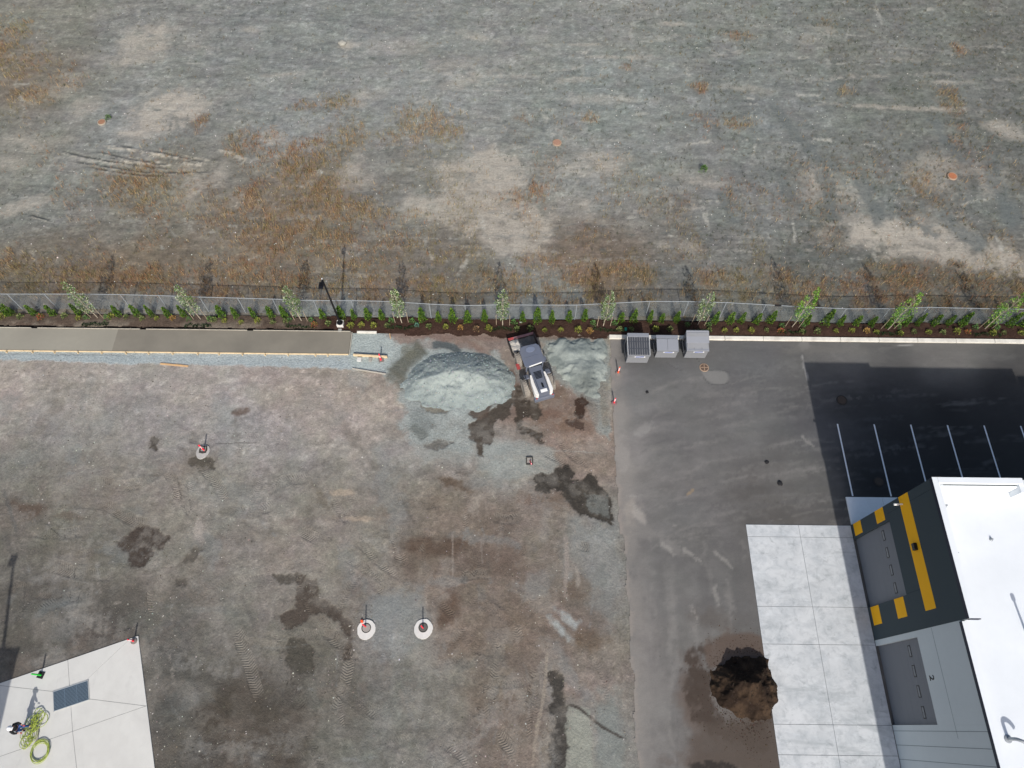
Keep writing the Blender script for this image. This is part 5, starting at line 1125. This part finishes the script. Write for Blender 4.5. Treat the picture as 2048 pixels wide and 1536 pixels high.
# ================================================================== PERSON
M_skin = mat('skin', (206, 150, 130), .6); M_shirt = mat('black_jacket', (38, 40, 42), .85); M_jean = mat('blue_jeans', (58, 86, 140), .9, noise=.1, nscale=8); M_hel = mat('white_helmet', (235, 235, 235), .35); M_glove = mat('red_glove', (190, 90, 90), .8)
def skin_body(name, verts, edges, rad, m, parent, lv=2):
    me = bpy.data.meshes.new(name); me.from_pydata(verts, edges, []); o = bpy.data.objects.new(name, me); C.objects.link(o)
    sk = o.modifiers.new('s', 'SKIN'); 
    for v, r in zip(me.skin_vertices[0].data, rad): v.radius = (r, r) if not isinstance(r, tuple) else r
    me.skin_vertices[0].data[0].use_root = True
    sb = o.modifiers.new('u', 'SUBSURF'); sb.levels = lv; sb.render_levels = lv
    dg = bpy.context.evaluated_depsgraph_get(); m2 = bpy.data.meshes.new_from_object(o.evaluated_get(dg)); bpy.data.objects.remove(o)
    for p in m2.polygons: p.use_smooth = True
    m2.materials.clear(); return link(name, m2, m, parent)
px_, py_ = P(53, 1456, .06)
man = empty('person', (px_, py_, .06), R(-100), 'worker in black jacket, blue jeans and white hard hat beside the tangled hose', 'person')
V = [(0, 0, .95), (0, .01, 1.15), (0, .03, 1.36), (0, .03, 1.47), (0, .05, 1.60), (0, .06, 1.70),
     (-.19, .02, 1.40), (-.30, .06, 1.14), (-.22, .30, 1.04), (.19, .02, 1.40), (.29, .10, 1.15), (.20, .36, 1.10),
     (-.10, 0, .90), (-.13, .10, .50), (-.14, .16, .10), (-.14, .28, .05), (.10, 0, .90), (.13, -.04, .50), (.15, -.18, .10), (.15, -.07, .05)]
E_ = [(0, 1), (1, 2), (2, 3), (3, 4), (4, 5), (2, 6), (6, 7), (7, 8), (2, 9), (9, 10), (10, 11), (0, 12), (12, 13), (13, 14), (14, 15), (0, 16), (16, 17), (17, 18), (18, 19)]
Rr = [(.15, .11), (.14, .10), (.17, .11), .06, .085, .08, .075, .05, .038, .075, .05, .038, .09, .065, .045, .042, .09, .065, .045, .042]
skin_body('body', V, E_, Rr, M_skin, man)
def grow(idx, add, sub=None): return [V[i] for i in idx], [(r[0] + add, r[1] + add) if isinstance(r, tuple) else r + add for r in [Rr[i] for i in idx]]
idx = [0, 1, 2, 6, 7, 8, 9, 10, 11]; vv, rr = grow(idx, .025); mp = {i: k for k, i in enumerate(idx)}
vv[mp[8]] = tuple(np.array(V[7]) * .2 + np.array(V[8]) * .8); vv[mp[11]] = tuple(np.array(V[10]) * .2 + np.array(V[11]) * .8)
skin_body('jacket', vv, [(mp[a], mp[b]) for a, b in E_ if a in mp and b in mp], rr, M_shirt, man)
idx = [0, 12, 13, 14, 16, 17, 18]; vv, rr = grow(idx, .022); mp = {i: k for k, i in enumerate(idx)}
skin_body('jeans', vv, [(mp[a], mp[b]) for a, b in E_ if a in mp and b in mp], rr, M_jean, man)
for x_, y_ in ((-.14, .21), (.15, -.13)):
    mb = MB(); mb.box((x_, y_, .05), (.11, .30, .10), bev=.035); mb.build('boot', M_rub, man)
mb = MB(); mb.lathe([(.155, 1.70), (.15, 1.72), (.135, 1.76), (.10, 1.82), (.04, 1.85), (0, 1.855)], c=(0, .05, 0), n=20); mb.box((0, .20, 1.71), (.18, .1, .02), bev=.008); mb.build('hard_hat', M_hel, man, smooth=50)
for (hx, hy, hz), s_ in (((-.21, .33, 1.03), -1), ((.19, .39, 1.10), 1)):      # hands: palm, four fingers curled, thumb off the side
    vs = [(0, 0, 0), (-s_ * .005, .07, -.005)]; ed = [(0, 1)]; rd = [.03, .036]
    for k in range(4):
        fx = (k - 1.5) * .021; ln = [.030, .036, .034, .026][k]; b0 = len(vs)
        vs += [(fx, .085, 0), (fx, .085 + ln, -.012), (fx, .085 + ln * 1.3, -.04)]; ed += [(1, b0), (b0, b0 + 1), (b0 + 1, b0 + 2)]; rd += [.0105, .0095, .0085]
    b0 = len(vs); vs += [(s_ * -.04, .045, -.005), (s_ * -.055, .075, -.02)]; ed += [(0, b0), (b0, b0 + 1)]; rd += [.012, .010]
    skin_body('hand', [(a + hx, b + hy, c + hz) for a, b, c in vs], ed, rd, M_glove, man, 1)
for s_ in (-1, 1):
    mb = MB(); mb.box((s_ * .032, .128, 1.63), (.022, .012, .012), bev=.003); mb.build('eye', M_black, man)
    mb = MB(); mb.box((s_ * .086, .045, 1.61), (.016, .04, .06), bev=.006); mb.build('ear', M_skin, man)
mb = MB(); mb.cone((0, .125, 1.625), (0, .15, 1.59), .008, .016, 8); mb.build('nose', M_skin, man)
mb = MB(); mb.box((0, .127, 1.555), (.05, .01, .01), bev=.003); mb.build('mouth', mat('lips', (170, 100, 95), .6), man)
# hoses
M_hose = mat('yellow_green_hose', (166, 180, 84), .5)
def hose(name, pts, r, lab):
    mb = MB(); mb.tube(pts, r, 6); o = mb.build(name, M_hose, smooth=60); tag(o, lab, 'hose'); return o
cx, cy = P(81, 1503, .08); pts = []
for i in range(300):
    a = i * .15; rr = .52 + .07 * math.sin(i * .031 * 3) + .03 * math.sin(a * .7); pts.append((cx + rr * math.cos(a) * .95 + .03 * math.sin(i * .05), cy + rr * math.sin(a) * 1.08 + .03 * math.cos(i * .04), .08 + .02 + .03 * (1 + math.sin(i * .11)) + .0002 * i))
hose('coiled_hose', pts, .016, 'neatly coiled yellow-green hose ring on the slab')
c1 = P(62, 1465, .16); c2 = P(78, 1443, .08); pts = []; rr_ = random.Random(5)
cen = [(52, 1485), (58, 1468), (66, 1458), (63, 1450), (74, 1440), (82, 1432), (78, 1425), (70, 1445), (60, 1462), (68, 1470), (56, 1478), (84, 1440), (72, 1455), (64, 1446), (60, 1480), (75, 1436), (52, 1492)]
for k, (a, b) in enumerate(cen):
    cx, cy = P(a, b, .08); r0 = rr_.uniform(.18, .42); a0 = rr_.uniform(0, 6); ex = rr_.uniform(.6, 1.2)
    for i in range(26): t = a0 + i * .42; pts.append((cx + r0 * math.cos(t) * ex, cy + r0 * math.sin(t), .09 + .04 * (1 + math.sin(i * .5 + k)) + .02 * k / 4))
q = [];
for i in range(len(pts) - 1): q.append(pts[i])
hose('tangled_hose', q, .015, 'tangled yellow-green hose heap at the worker\'s feet')
# loose odds and ends
def rag(px, py, sc, m, lab, z=.06, cat='debris', name='debris_lump'):
    x, y = P(px, py); mb = MB(); bmesh.ops.create_icosphere(mb.bm, subdivisions=2, radius=1)
    for v in mb.bm.verts: v.co = Vector((v.co.x * sc * rnd.uniform(.7, 1.2), v.co.y * sc * rnd.uniform(.7, 1.2), max(v.co.z, -.2) * sc * .45))
    o = mb.build(name, m); o.location = (x, y, z + sc * .09); tag(o, lab, cat)
M_rag = mat('dark_rag', (40, 40, 42), .95)
rag(1559, 967, .20, M_rag, 'larger black lump lying on the asphalt near the shadow edge'); rag(1533, 925, .16, M_rag, 'smaller black lump lying on the asphalt above the larger one')
rag(1294, 785, .13, M_rag, 'small dark lump on the asphalt below the left dumpster')
rag(685, 88, .42, mat('pale_boulder', (158, 155, 145), .9, noise=.15, nscale=3), 'pale boulder lying in the upper left of the field', z=.1, cat='boulder', name='boulder')
mb = MB(); mb.box((0, 0, .05), (.2, .3, .1), bev=.02); o = mb.build('valve_cover', mat('teal_plastic', (40, 130, 110), .6)); x_, y_ = P(1251, 660); o.location = (x_, y_, .08); tag(o, 'small teal valve cover in the mulch behind the left dumpster', 'cover')
mb = MB(); mb.box((0, 0, .02), (.2, .09, .04)); o = mb.build('paper_scrap', M_white); x_, y_ = P(1042, 646); o.location = (x_, y_, .09); tag(o, 'white scrap lying on the mulch beneath the shrubs', 'scrap')
mb = MB(); mb.box((0, 0, .06), (.34, .34, .12), bev=.03); o = mb.build('concrete_block', M_collar); x_, y_ = P(719, 720); o.location = (x_, y_, .03); tag(o, 'white block on the gravel in front of the form board', 'block')
mb = MB(); mb.box((0, 0, .06), (.24, .34, .12), bev=.03); o = mb.build('concrete_block', M_lidg); x_, y_ = P(741, 720); o.location = (x_, y_, .02); tag(o, 'grey block on the gravel next to the red delineator', 'block')
mb = MB(); mb.tube([(0, 0, 0), (.05, .02, .75)], .03, 6); o = mb.build('survey_stake', M_wood2); x_, y_ = P(781, 677); o.location = (x_, y_, 0); tag(o, 'wooden survey stake at the mulch corner past the sidewalk end', 'stake')
mb = MB(); mb.box((0, 0, .03), (.18, .7, .05), rz=.15); mb.box((0.02, .0, .06), (.1, .3, .02), rz=.15); o = mb.build('push_broom', mat('tool_grey', (150, 146, 140), .7)); x_, y_ = P(75, 1468, .07); o.location = (x_, y_, .06); tag(o, 'grey tool lying on the slab beside the hose', 'tool')
# ================================================================== PLANTS
rg2 = np.random.default_rng(11)
def veg_mat(name, rough=.7, trans=.0):
    m = bpy.data.materials.new(name); m.use_nodes = True; t = m.node_tree; b = t.nodes['Principled BSDF']; b.inputs['Roughness'].default_value = rough; b.inputs['Specular IOR Level'].default_value = .25
    a = t.nodes.new('ShaderNodeVertexColor'); a.layer_name = 'col'; t.links.new(a.outputs[0], b.inputs['Base Color'])
    return m
M_leaf = veg_mat('leaf'); M_grass = veg_mat('dry_grass', .9)
M_bark = mat('pale_bark', (176, 164, 146), .85, noise=.2, nscale=8); M_stk = mat('stake_wood', (168, 152, 130), .85)
def leaf_quads(cen, dirs, size, cols, aspect=.6):
    """one bent leaf (two quads' worth as a quad) per centre"""
    n = len(cen); r = rg2.normal(size=(n, 3)); d = dirs / np.linalg.norm(dirs, axis=1)[:, None]
    s_ = np.cross(d, r); s_ /= np.linalg.norm(s_, axis=1)[:, None]
    L_ = size[:, None]; V = np.stack([cen - s_ * L_ * aspect * .25, cen + d * L_ * .5 + s_ * L_ * aspect * .5, cen + d * L_, cen + d * L_ * .5 - s_ * L_ * aspect * .5], 1).reshape(-1, 3)
    return V, np.arange(4 * n).reshape(n, 4), np.repeat(cols, 4, 0)
def foliage(name, parts, m, parent=None):
    V = []; Fq = []; Cc = []; k = 0
    for v, f, c in parts: V.append(v); Fq.append(f + k); Cc.append(c); k += len(v)
    me = np_mesh(name, np.concatenate(V), np.concatenate(Fq), np.concatenate(Cc)); return me
def tint(base, n, sd=.18):
    b = lin(base); return np.clip(b[None] * (1 + rg2.normal(0, sd, (n, 1))) * (1 + rg2.normal(0, sd * .35, (n, 3))), .003, 1)
# ---- fastigiate trees with stakes
TREES = [((197,635),(141,574),'p'),((402,637),(358,577),'p'),((603,642),(568,580),'p'),((804,646),(788,579),'p'),((1006,651),(1005,577),'p'),((1207,653),(1218,598),'p'),((1395,651),(1420,592),'p'),((1583,655),(1624,602),'g'),((1774,660),(1832,605),'g'),((1968,658),(2018,604),'g')]
WH = ['first','second','third','fourth','fifth','sixth','seventh','eighth','ninth','tenth']
tree_x = []
for i, (b, t, kd) in enumerate(TREES):
    x, y = P(*b); y = min(max(y, 28.75), 29.05); ht = 4.9 + (.35 if kd == 'g' else 0) + rnd.uniform(-.2, .25)
    tree_x.append(x)
    near = ['at the far left','with bare stakes, over the dusty mulch','just left of the light pole','right of the light pole above the sidewalk end','above the loader bucket','above the small gravel pile left of the dumpsters','behind the tallest dumpster','first right of the dumpsters','above the building shadow','nearest the right picture edge'][i]
    tr = empty('young_tree', (x, y, 0), 0, ('pale leaved' if kd == 'p' else 'bright green') + ' slender young tree ' + near, 'tree', 'young trees in the planting bed')
    mb = MB(); nn = 8; pts = [(.03 * math.sin(k * .9 + i), .03 * math.cos(k * 1.1 + i), ht * k / nn * .97) for k in range(nn + 1)]
    mb.tube(pts, [.04 * (1 - k / nn * .85) for k in range(nn + 1)], 7)
    for k in range(16):
        z0 = 1.0 + (ht - 1.6) * k / 16; a = k * 2.4; l = .55 * (1 - .5 * k / 16)
        mb.tube([(0, 0, z0), (l * .5 * math.cos(a), l * .5 * math.sin(a), z0 + l * .7), (l * .75 * math.cos(a), l * .75 * math.sin(a), z0 + l * 1.4)], [.014, .009, .004], 4)
    mb.build('trunk', M_bark, tr)
    n = 1500; z = 1.0 + (ht - .95) * rg2.beta(1.5, 1.35, n); f = (z - .9) / (ht - .9); rad = (.50 if kd == 'p' else .56) * np.sin(np.clip(f, 0.02, 1) ** .7 * math.pi * .93 + .12) ** .8 * np.sqrt(rg2.uniform(.05, 1, n)); a = rg2.uniform(0, 2 * math.pi, n)
    ck = np.floor(a / .9) + np.floor(z / .45) * 7; gap = (np.sin(ck * 12.9898) * 43758.5) % 1; keep = gap > .28
    rad = rad * (.75 + .5 * ((np.sin(ck * 78.233) * 43758.5) % 1))
    cen = np.column_stack([rad * np.cos(a), rad * np.sin(a), z])[keep]; n = len(cen); dr = np.column_stack([np.cos(a), np.sin(a), rg2.uniform(.1, 1.2, len(a))])[keep] + rg2.normal(0, .5, (n, 3))
    if kd == 'p': c = np.where(rg2.random((n, 1)) < .36, tint((166, 176, 144), n, .18), tint((88, 110, 58), n, .28))
    else: c = np.where(rg2.random((n, 1)) < .25, tint((150, 180, 90), n, .15), tint((88, 130, 40), n, .25))
    me = foliage('crown', [leaf_quads(cen, dr, rg2.uniform(.07, .14, n), c, .7)], M_leaf); link('crown', me, M_leaf, tr)
    for s_ in (-1, 1):
        mb = MB(); mb.cone((0, 0, -.1), (s_ * .02, 0, 1.55), .022, .02, 6); o = mb.build('tree_stake', M_stk); o.location = (x + s_ * .52, y + rnd.uniform(-.06, .06), 0)
        tag(o, 'support stake %s of the slender tree %s' % ('left' if s_ < 0 else 'right', near), 'stake', 'tree support stakes')
# ---- columnar evergreen shrubs along the fence
EV = [(a / 2.926 + 12, b / 2.926 + 540 + 9) for a, b in [(20,240),(50,222),(180,220),(295,212),(445,222),(675,222),(785,225),(865,228),(962,232),(1055,228),(1275,240),(1355,245),(1460,238),(1560,250),(1640,245),(1860,250),(1970,252)]]
EV += [(a / 2.926 + 600 + (1010 - (a / 2.926 + 600)) * .012, b / 2.926 + 540 + 9) for a, b in [(310,262),(393,260),(475,265),(712,272),(808,275),(892,275),(980,280),(1080,277),(1303,275),(1390,277),(1475,280),(1577,272),(1667,268),(1885,275),(1957,274)]]
EV += [(a / 2.415 + 1200 - 6, b / 2.415 + 540 + 9) for a, b in [(250,228),(307,225),(378,224),(563,226),(635,228),(690,232),(765,238),(830,235),(1005,240),(1095,240),(1165,245),(1245,245),(1315,250),(1395,252),(1480,247),(1540,242),(1618,244),(1685,246),(1750,246),(1880,250),(1980,250),(2045,252)]]
def column_mesh(seed, ht=1.2, r0=.27):
    n = 800; z = ht * rg2.beta(1.05, 1.4, n); f = z / ht; rad = r0 * (1 - f) ** .62 * (.55 + .45 * rg2.random(n)) * (1 + .18 * np.sin(f * 14 + seed)); a = rg2.uniform(0, 2 * math.pi, n)
    rad *= 1 + .22 * np.sin(a * 3 + f * 9 + seed)
    cen = np.column_stack([rad * np.cos(a), rad * np.sin(a), z + .04]); dr = np.column_stack([np.cos(a) * .5, np.sin(a) * .5, np.full(n, 1.0)]) + rg2.normal(0, .35, (n, 3))
    c = np.where(rg2.random((n, 1)) < .3, tint((118, 148, 50), n, .2), tint((66, 98, 38), n, .25))
    return foliage('shrub', [leaf_quads(cen, dr, rg2.uniform(.08, .16, n), c, .45)], M_leaf)
cm = [column_mesh(k, 1.55 + .1 * (k % 3), .26 + .02 * (k % 2)) for k in range(5)]
for m_ in cm: m_.materials.append(M_leaf)
def nearest_tree(x):
    j = min(range(10), key=lambda k: abs(tree_x[k] - x)); return j
def ordl(n): return ['first','second','third','fourth','fifth','sixth','seventh'][n]
evs = sorted([P(*q) for q in EV]); used_l = {}
for i, (x, y) in enumerate(evs):
    o = link('columnar_shrub', cm[i % 5], None); o.location = (x, min(max(y, 29.05), 29.3), .03); o.rotation_euler = (0, 0, rnd.uniform(0, 6)); s_ = rnd.uniform(.78, 1.12); o.scale = (s_ * rnd.uniform(.9, 1.1), s_ * rnd.uniform(.9, 1.1), s_ * rnd.uniform(.9, 1.15))
    j = nearest_tree(x); side = 'left' if x < tree_x[j] else 'right'
    used_l.setdefault((j, side), []).append((abs(x - tree_x[j]), o))
for (j, side), lst in used_l.items():
    lst.sort(key=lambda q: q[0])
    for k, (_, o) in enumerate(lst): tag(o, 'columnar evergreen by the fence, %s one to the %s of the %s young tree' % (ordl(k), side, WH[j]), 'shrub', 'columnar evergreen shrubs along the fence')
# ---- small yellow-green and red shrubs in the front row
SM = [(a / 2.926, b / 2.926 + 540, c) for a, b, c in [(20,272,'y'),(128,275,'g'),(245,277,'r'),(385,270,'g'),(465,280,'y'),(655,272,'y'),(745,275,'g'),(838,285,'g'),(922,282,'y'),(1015,282,'o'),(1258,295,'g'),(1318,298,'y'),(1415,305,'y'),(1510,300,'y'),(1600,308,'g'),(1675,300,'g'),(1842,322,'r'),(1925,315,'g')]]
SM += [(a / 2.926 + 600, b / 2.926 + 540, c) for a, b, c in [(300,325,'y'),(362,322,'y'),(432,325,'y'),(512,325,'g'),(685,322,'t'),(757,332,'g'),(853,332,'y'),(940,338,'o'),(1033,345,'d'),(1105,342,'y'),(1270,345,'g'),(1348,345,'g'),(1432,352,'y'),(1525,350,'y'),(1628,350,'y'),(1693,360,'o'),(1870,350,'g')]]
SM += [(a / 2.415 + 1200, b / 2.415 + 540, c) for a, b, c in [(150,287,'g'),(268,287,'y'),(337,287,'g'),(525,290,'g'),(598,292,'y'),(655,290,'y'),(727,292,'y'),(800,290,'g'),(870,294,'r'),(970,297,'g'),(1047,296,'g'),(1135,295,'y'),(1212,293,'y'),(1282,295,'o'),(1330,300,'y'),(1447,307,'y'),(1510,297,'g'),(1582,300,'y'),(1650,302,'g'),(1717,297,'y'),(1770,299,'r'),(1890,304,'y'),(1945,302,'g'),(2028,305,'y')]]
SC = {'y': ((150,150,70), (96,110,44), 'yellow-green'), 'g': ((128,136,84), (72,92,48), 'muted green'), 'r': ((160,80,64), (112,110,52), 'red-tipped'), 'o': ((176,132,76), (136,118,66), 'orange'), 't': ((110,150,130), (60,100,84), 'blue-green'), 'd': ((140,110,84), (92,80,58), 'half dry')}
def small_mesh(c1, c2, r=.20, ht=.32, n=150):
    a = rg2.uniform(0, 2 * math.pi, n); e_ = rg2.uniform(.1, 1, n); rad = r * rg2.random(n) ** .75; ck = np.floor(a / .7); rad *= .65 + .6 * ((np.sin(ck * 12.9 + n) * 437.5) % 1)
    cen = np.column_stack([rad * np.cos(a), rad * np.sin(a), ht * (1 - (rad / (r * 1.3)) ** 2) * e_ + .03]); dr = np.column_stack([np.cos(a), np.sin(a), e_]) + rg2.normal(0, .3, (n, 3))
    c = np.where(rg2.random((n, 1)) < .5, tint(c1, n, .15), tint(c2, n, .2))
    m_ = foliage('small_shrub', [leaf_quads(cen, dr, rg2.uniform(.06, .13, n), c, .5)], M_leaf); m_.materials.append(M_leaf); return m_
smm = {k: [small_mesh(v[0], v[1]) for _ in range(2)] for k, v in SC.items()}
grp = {}
for i, (px, py, c) in enumerate(SM):
    x, y = P(px, py + 2); o = link('small_shrub', smm[c][i % 2], None); o.location = (x, max(y, 28.3), .07); o.rotation_euler = (0, 0, rnd.uniform(0, 6)); s_ = rnd.uniform(.8, 1.2); o.scale = (s_, s_, s_)
    j = nearest_tree(x); grp.setdefault((c, j, 'left' if x < tree_x[j] else 'right'), []).append((abs(x - tree_x[j]), o))
for (c, j, side), lst in grp.items():
    lst.sort(key=lambda q: q[0])
    for k, (_, o) in enumerate(lst):
        w1 = ('%s low %s shrub to the %s of the %s young tree' % (ordl(k), SC[c][2], side, WH[j])) if len(lst) > 1 else ('only %s low shrub to the %s of the %s young tree' % (SC[c][2], side, WH[j]))
        tag(o, w1 + (', front row' if len(w1.split()) < 14 else ''), 'shrub', 'low shrubs in the front row of the bed')
# dark ground-cover clumps at the foot of every tree and small leafy plants beside them
gm = small_mesh((44, 62, 30), (30, 46, 24), .14, .14, 60); lm_ = small_mesh((92, 130, 70), (58, 92, 44), .2, .5, 110)
for i, x in enumerate(tree_x):
    for k in range(7):
        o = link('ground_cover_plant', gm, None); o.location = (x - .95 + k * .31 + rnd.uniform(-.05, .05), 28.42 + rnd.uniform(-.08, .08) , .06); o.rotation_euler = (0, 0, rnd.uniform(0, 6))
        tag(o, 'dark ground-cover plant, %s from the left at the foot of the %s young tree' % (ordl(k), WH[i]), 'plant', 'dark plants at the foot of the %s young tree' % WH[i])
    for s_ in (-1, 1):
        if i in (1, 4, 8) and s_ < 0 and i != 1: continue
        o = link('leafy_plant', lm_, None); o.location = (x + s_ * .85, 28.98, .05); o.rotation_euler = (0, 0, rnd.uniform(0, 6)); q = rnd.uniform(.8, 1.1); o.scale = (q, q, q)
        tag(o, 'leafy green plant close to the %s of the %s young tree' % ('left' if s_ < 0 else 'right', WH[i]), 'plant', 'leafy plants flanking the trees')
# lone green bushes in the field
gb = small_mesh((84, 120, 40), (50, 82, 26), .32, .45, 260)
for px, py, lab in [(1406, 342, 'single green bush on the pale sand in the right half of the field'), (218, 238, 'green sprout beside the brown manhole cover in the field')]:
    x, y = P(px, py); o = link('green_bush', gb, None); o.location = (x, y, .02); s_ = 1.0 if px > 1000 else .7; o.scale = (s_, s_, s_ * 1.3); tag(o, lab, 'bush')
# ---- dry grass: denser where the weed map says, thin everywhere
def tufts(name, cx, cy, cz, hts, cols, blades, wd, lean=.35, label=None):
    n = len(cx); k = blades
    a = rg2.uniform(0, 2 * math.pi, (n, k)); l = rg2.uniform(.15, 1, (n, k)) * lean; hh = hts[:, None] * rg2.uniform(.6, 1.1, (n, k)); sp2 = .05 + hts[:, None] * .12
    bx = cx[:, None] + rg2.normal(0, 1, (n, k)) * sp2; by = cy[:, None] + rg2.normal(0, 1, (n, k)) * sp2
    tx = bx + np.cos(a) * l * hh; ty = by + np.sin(a) * l * hh; b = rg2.uniform(0, 2 * math.pi, (n, k)); w_ = wd * rg2.uniform(.6, 1.3, (n, k))
    z0 = np.repeat(cz[:, None], k, 1) - .02
    V = np.stack([np.stack([bx - np.cos(b) * w_, by - np.sin(b) * w_, z0], -1), np.stack([bx + np.cos(b) * w_, by + np.sin(b) * w_, z0], -1), np.stack([tx, ty, z0 + hh], -1)], 2).reshape(-1, 3)
    Fq = np.arange(len(V)).reshape(-1, 3); c = np.repeat(np.repeat(cols[:, None], k, 1) * (1 + rg2.normal(0, .18, (n, k, 1))), 3, 1).reshape(-1, 3)
    me = np_mesh(name, V, Fq, np.clip(c, .005, 1)); me.materials.append(M_grass); o = bpy.data.objects.new(name, me); C.objects.link(o); tag(o, label, kind='stuff'); return o
vis = (np.abs(Fd.x) < 56) & (Fd.y < 72) & (Fd.y > 29.9)
prob = WD * .9 * sstep(.25, .6, fb); prob = np.where(vis, prob, 0)
cell = np.where(Fd.y < 40, .09, .13) * .125
pk = rg2.random(prob.size) < prob * cell * 60
idx = np.nonzero(pk)[0]; print('tufts', len(idx))
if len(idx) > 125000: idx = rg2.choice(idx, 125000, replace=False)
n = len(idx); pal = lin(np.array([(164,134,94),(134,108,76),(178,158,118),(134,126,84),(152,110,80),(112,108,76)])); redz = fbm(Fd.x, Fd.y, 6, 2500, 3)[idx]
ch = rg2.choice(6, n, p=[.28,.2,.2,.14,.1,.08]); ch = np.where((redz > .56) & (rg2.random(n) < .35), 4, ch); ch = np.where((redz < .40) & (rg2.random(n) < .5), 3, ch)
cols = pal[ch]
tufts('dry_grass', Fd.x[idx] + rg2.uniform(-.06, .06, n), Fd.y[idx] + rg2.uniform(-.06, .06, n), Fd.h[idx], rg2.uniform(.15, .6, n), cols, 3, .015)
# sparse little weeds all over the field, mostly in its right half
pr = np.where(vis, .10 + .5 * sstep(-15, 25, Fd.x) * sstep(.35, .6, fbm(Fd.x, Fd.y, 5, 2600, 3)), 0); idx = np.nonzero(rg2.random(pr.size) < pr * cell * 5.5)[0]; n = len(idx); print('weeds', n)
cols = lin(np.array([(70,78,52),(96,92,62),(58,66,48),(120,104,70)]))[rg2.integers(0, 4, n)]
tufts('sparse_weeds', Fd.x[idx], Fd.y[idx], Fd.h[idx], rg2.uniform(.08, .38, n), cols, 6, .014, .5)
# weeds hugging the fence line
n = 2600; x = rg2.uniform(-45, 45, n); y = rg2.uniform(29.55, 30.1, n); keep = fbm(x, y * 0, 1.5, 2700, 3) > .5; x, y = x[keep], y[keep]; n = len(x)
tufts('fence_line_weeds', x, y, np.zeros(n), rg2.uniform(.06, .25, n), lin(np.array([(110,104,70),(84,90,56),(140,116,80)]))[rg2.integers(0, 3, n)], 5, .014)
# yellowish bushy weeds standing alone in the right half
for k, (px, py, r_) in enumerate([(880,0,0)]): pass
# ---- stones
def stones(name, x, y, z, r, cols, m=None):
    n = len(x); b = np.array([(1,0,-.2),(0,1,-.2),(-1,0,-.2),(0,-1,-.2),(0,0,.8)], float)
    a = rg2.uniform(0, 6.28, n); sx_ = r * rg2.uniform(.6, 1.2, n); sy_ = r * rg2.uniform(.6, 1.2, n); sz_ = r * rg2.uniform(.4, .9, n)
    V = np.zeros((n, 5, 3)); bx = b[None, :, 0] * sx_[:, None]; by = b[None, :, 1] * sy_[:, None]
    V[:, :, 0] = bx * np.cos(a)[:, None] - by * np.sin(a)[:, None] + x[:, None]; V[:, :, 1] = bx * np.sin(a)[:, None] + by * np.cos(a)[:, None] + y[:, None]; V[:, :, 2] = b[None, :, 2] * sz_[:, None] + z[:, None]
    f = np.array([(0,1,4),(1,2,4),(2,3,4),(3,0,4)]); Fq = (np.arange(n)[:, None, None] * 5 + f[None]).reshape(-1, 3)
    me = np_mesh(name, V.reshape(-1, 3), Fq, np.repeat(cols, 5, 0)); me.materials.append(M_grass); o = bpy.data.objects.new(name, me); C.objects.link(o); tag(o, kind='stuff'); return o
n = 16000; i = rg2.integers(0, D.x.size, n * 3); pz = sstep(.45, .62, fbm(D.x[i], D.y[i], 4, 2800, 4)) * .9 + .12
low = (D.y[i] < 8) & (D.x[i] < 3); pz = pz * np.where(low, 1.6, .6); ok = (rg2.random(len(i)) < pz) & (D.x[i] > -43) & (D.x[i] < 7.4) & (D.y[i] < 25.8) & (ds[i] > .1); i = i[ok][:n]
r_ = .014 + .06 * rg2.random(len(i)) ** 7
cc = np.where(rg2.random((len(i), 1)) < .2, tint((182, 180, 172), len(i), .15), np.where(rg2.random((len(i), 1)) < .6, tint((128, 122, 112), len(i), .2), tint((84, 78, 70), len(i), .2)))
stones('loose_stones', D.x[i] + rg2.uniform(-.04, .04, len(i)), D.y[i] + rg2.uniform(-.04, .04, len(i)), D.h[i], r_, cc)
i = rg2.integers(0, Fd.x.size, 16000); i = i[vis[i]]; r_ = .018 + .06 * rg2.random(len(i)) ** 6
stones('field_stones', Fd.x[i], Fd.y[i], Fd.h[i], r_, np.where(rg2.random((len(i), 1)) < .5, tint((210, 208, 200), len(i), .15), tint((104, 104, 98), len(i), .2)))
# crumbs of soil around the heap
n = 5200; a = rg2.uniform(0, 6.28, n); q = 1.6 + np.abs(rg2.normal(0, 1.1, n)); x = sx - .1 + q * np.cos(a) * .95; y = sy - .1 + q * np.sin(a); ok = (x < 16.3) & ((x < 13.9) | (y < 1) | (y > 4.4)); x, y = x[ok], y[ok]; n = len(x)
stones('soil_crumbs', x, y, np.full(n, .05), .010 + .06 * rg2.random(n) ** 5, tint((64, 52, 43), n, .2))

# clods lying on the soil heap itself and stones at the toe of the gravel pile
def scatter_on(name, sheet, n, r0, r1, pw, cols):
    i = rg2.choice(np.nonzero(sheet.h > .02)[0], n); r = r0 + r1 * rg2.random(n) ** pw
    return stones(name, sheet.x[i] + rg2.uniform(-.03, .03, n), sheet.y[i] + rg2.uniform(-.03, .03, n), sheet.h[i] + .02, r, cols)
scatter_on('soil_clods', heap, 1800, .012, .06, 5, tint((54, 44, 36), 1800, .2))
scatter_on('gravel_stones', pile1, 3500, .012, .05, 4, tint((150, 160, 158), 3500, .22))
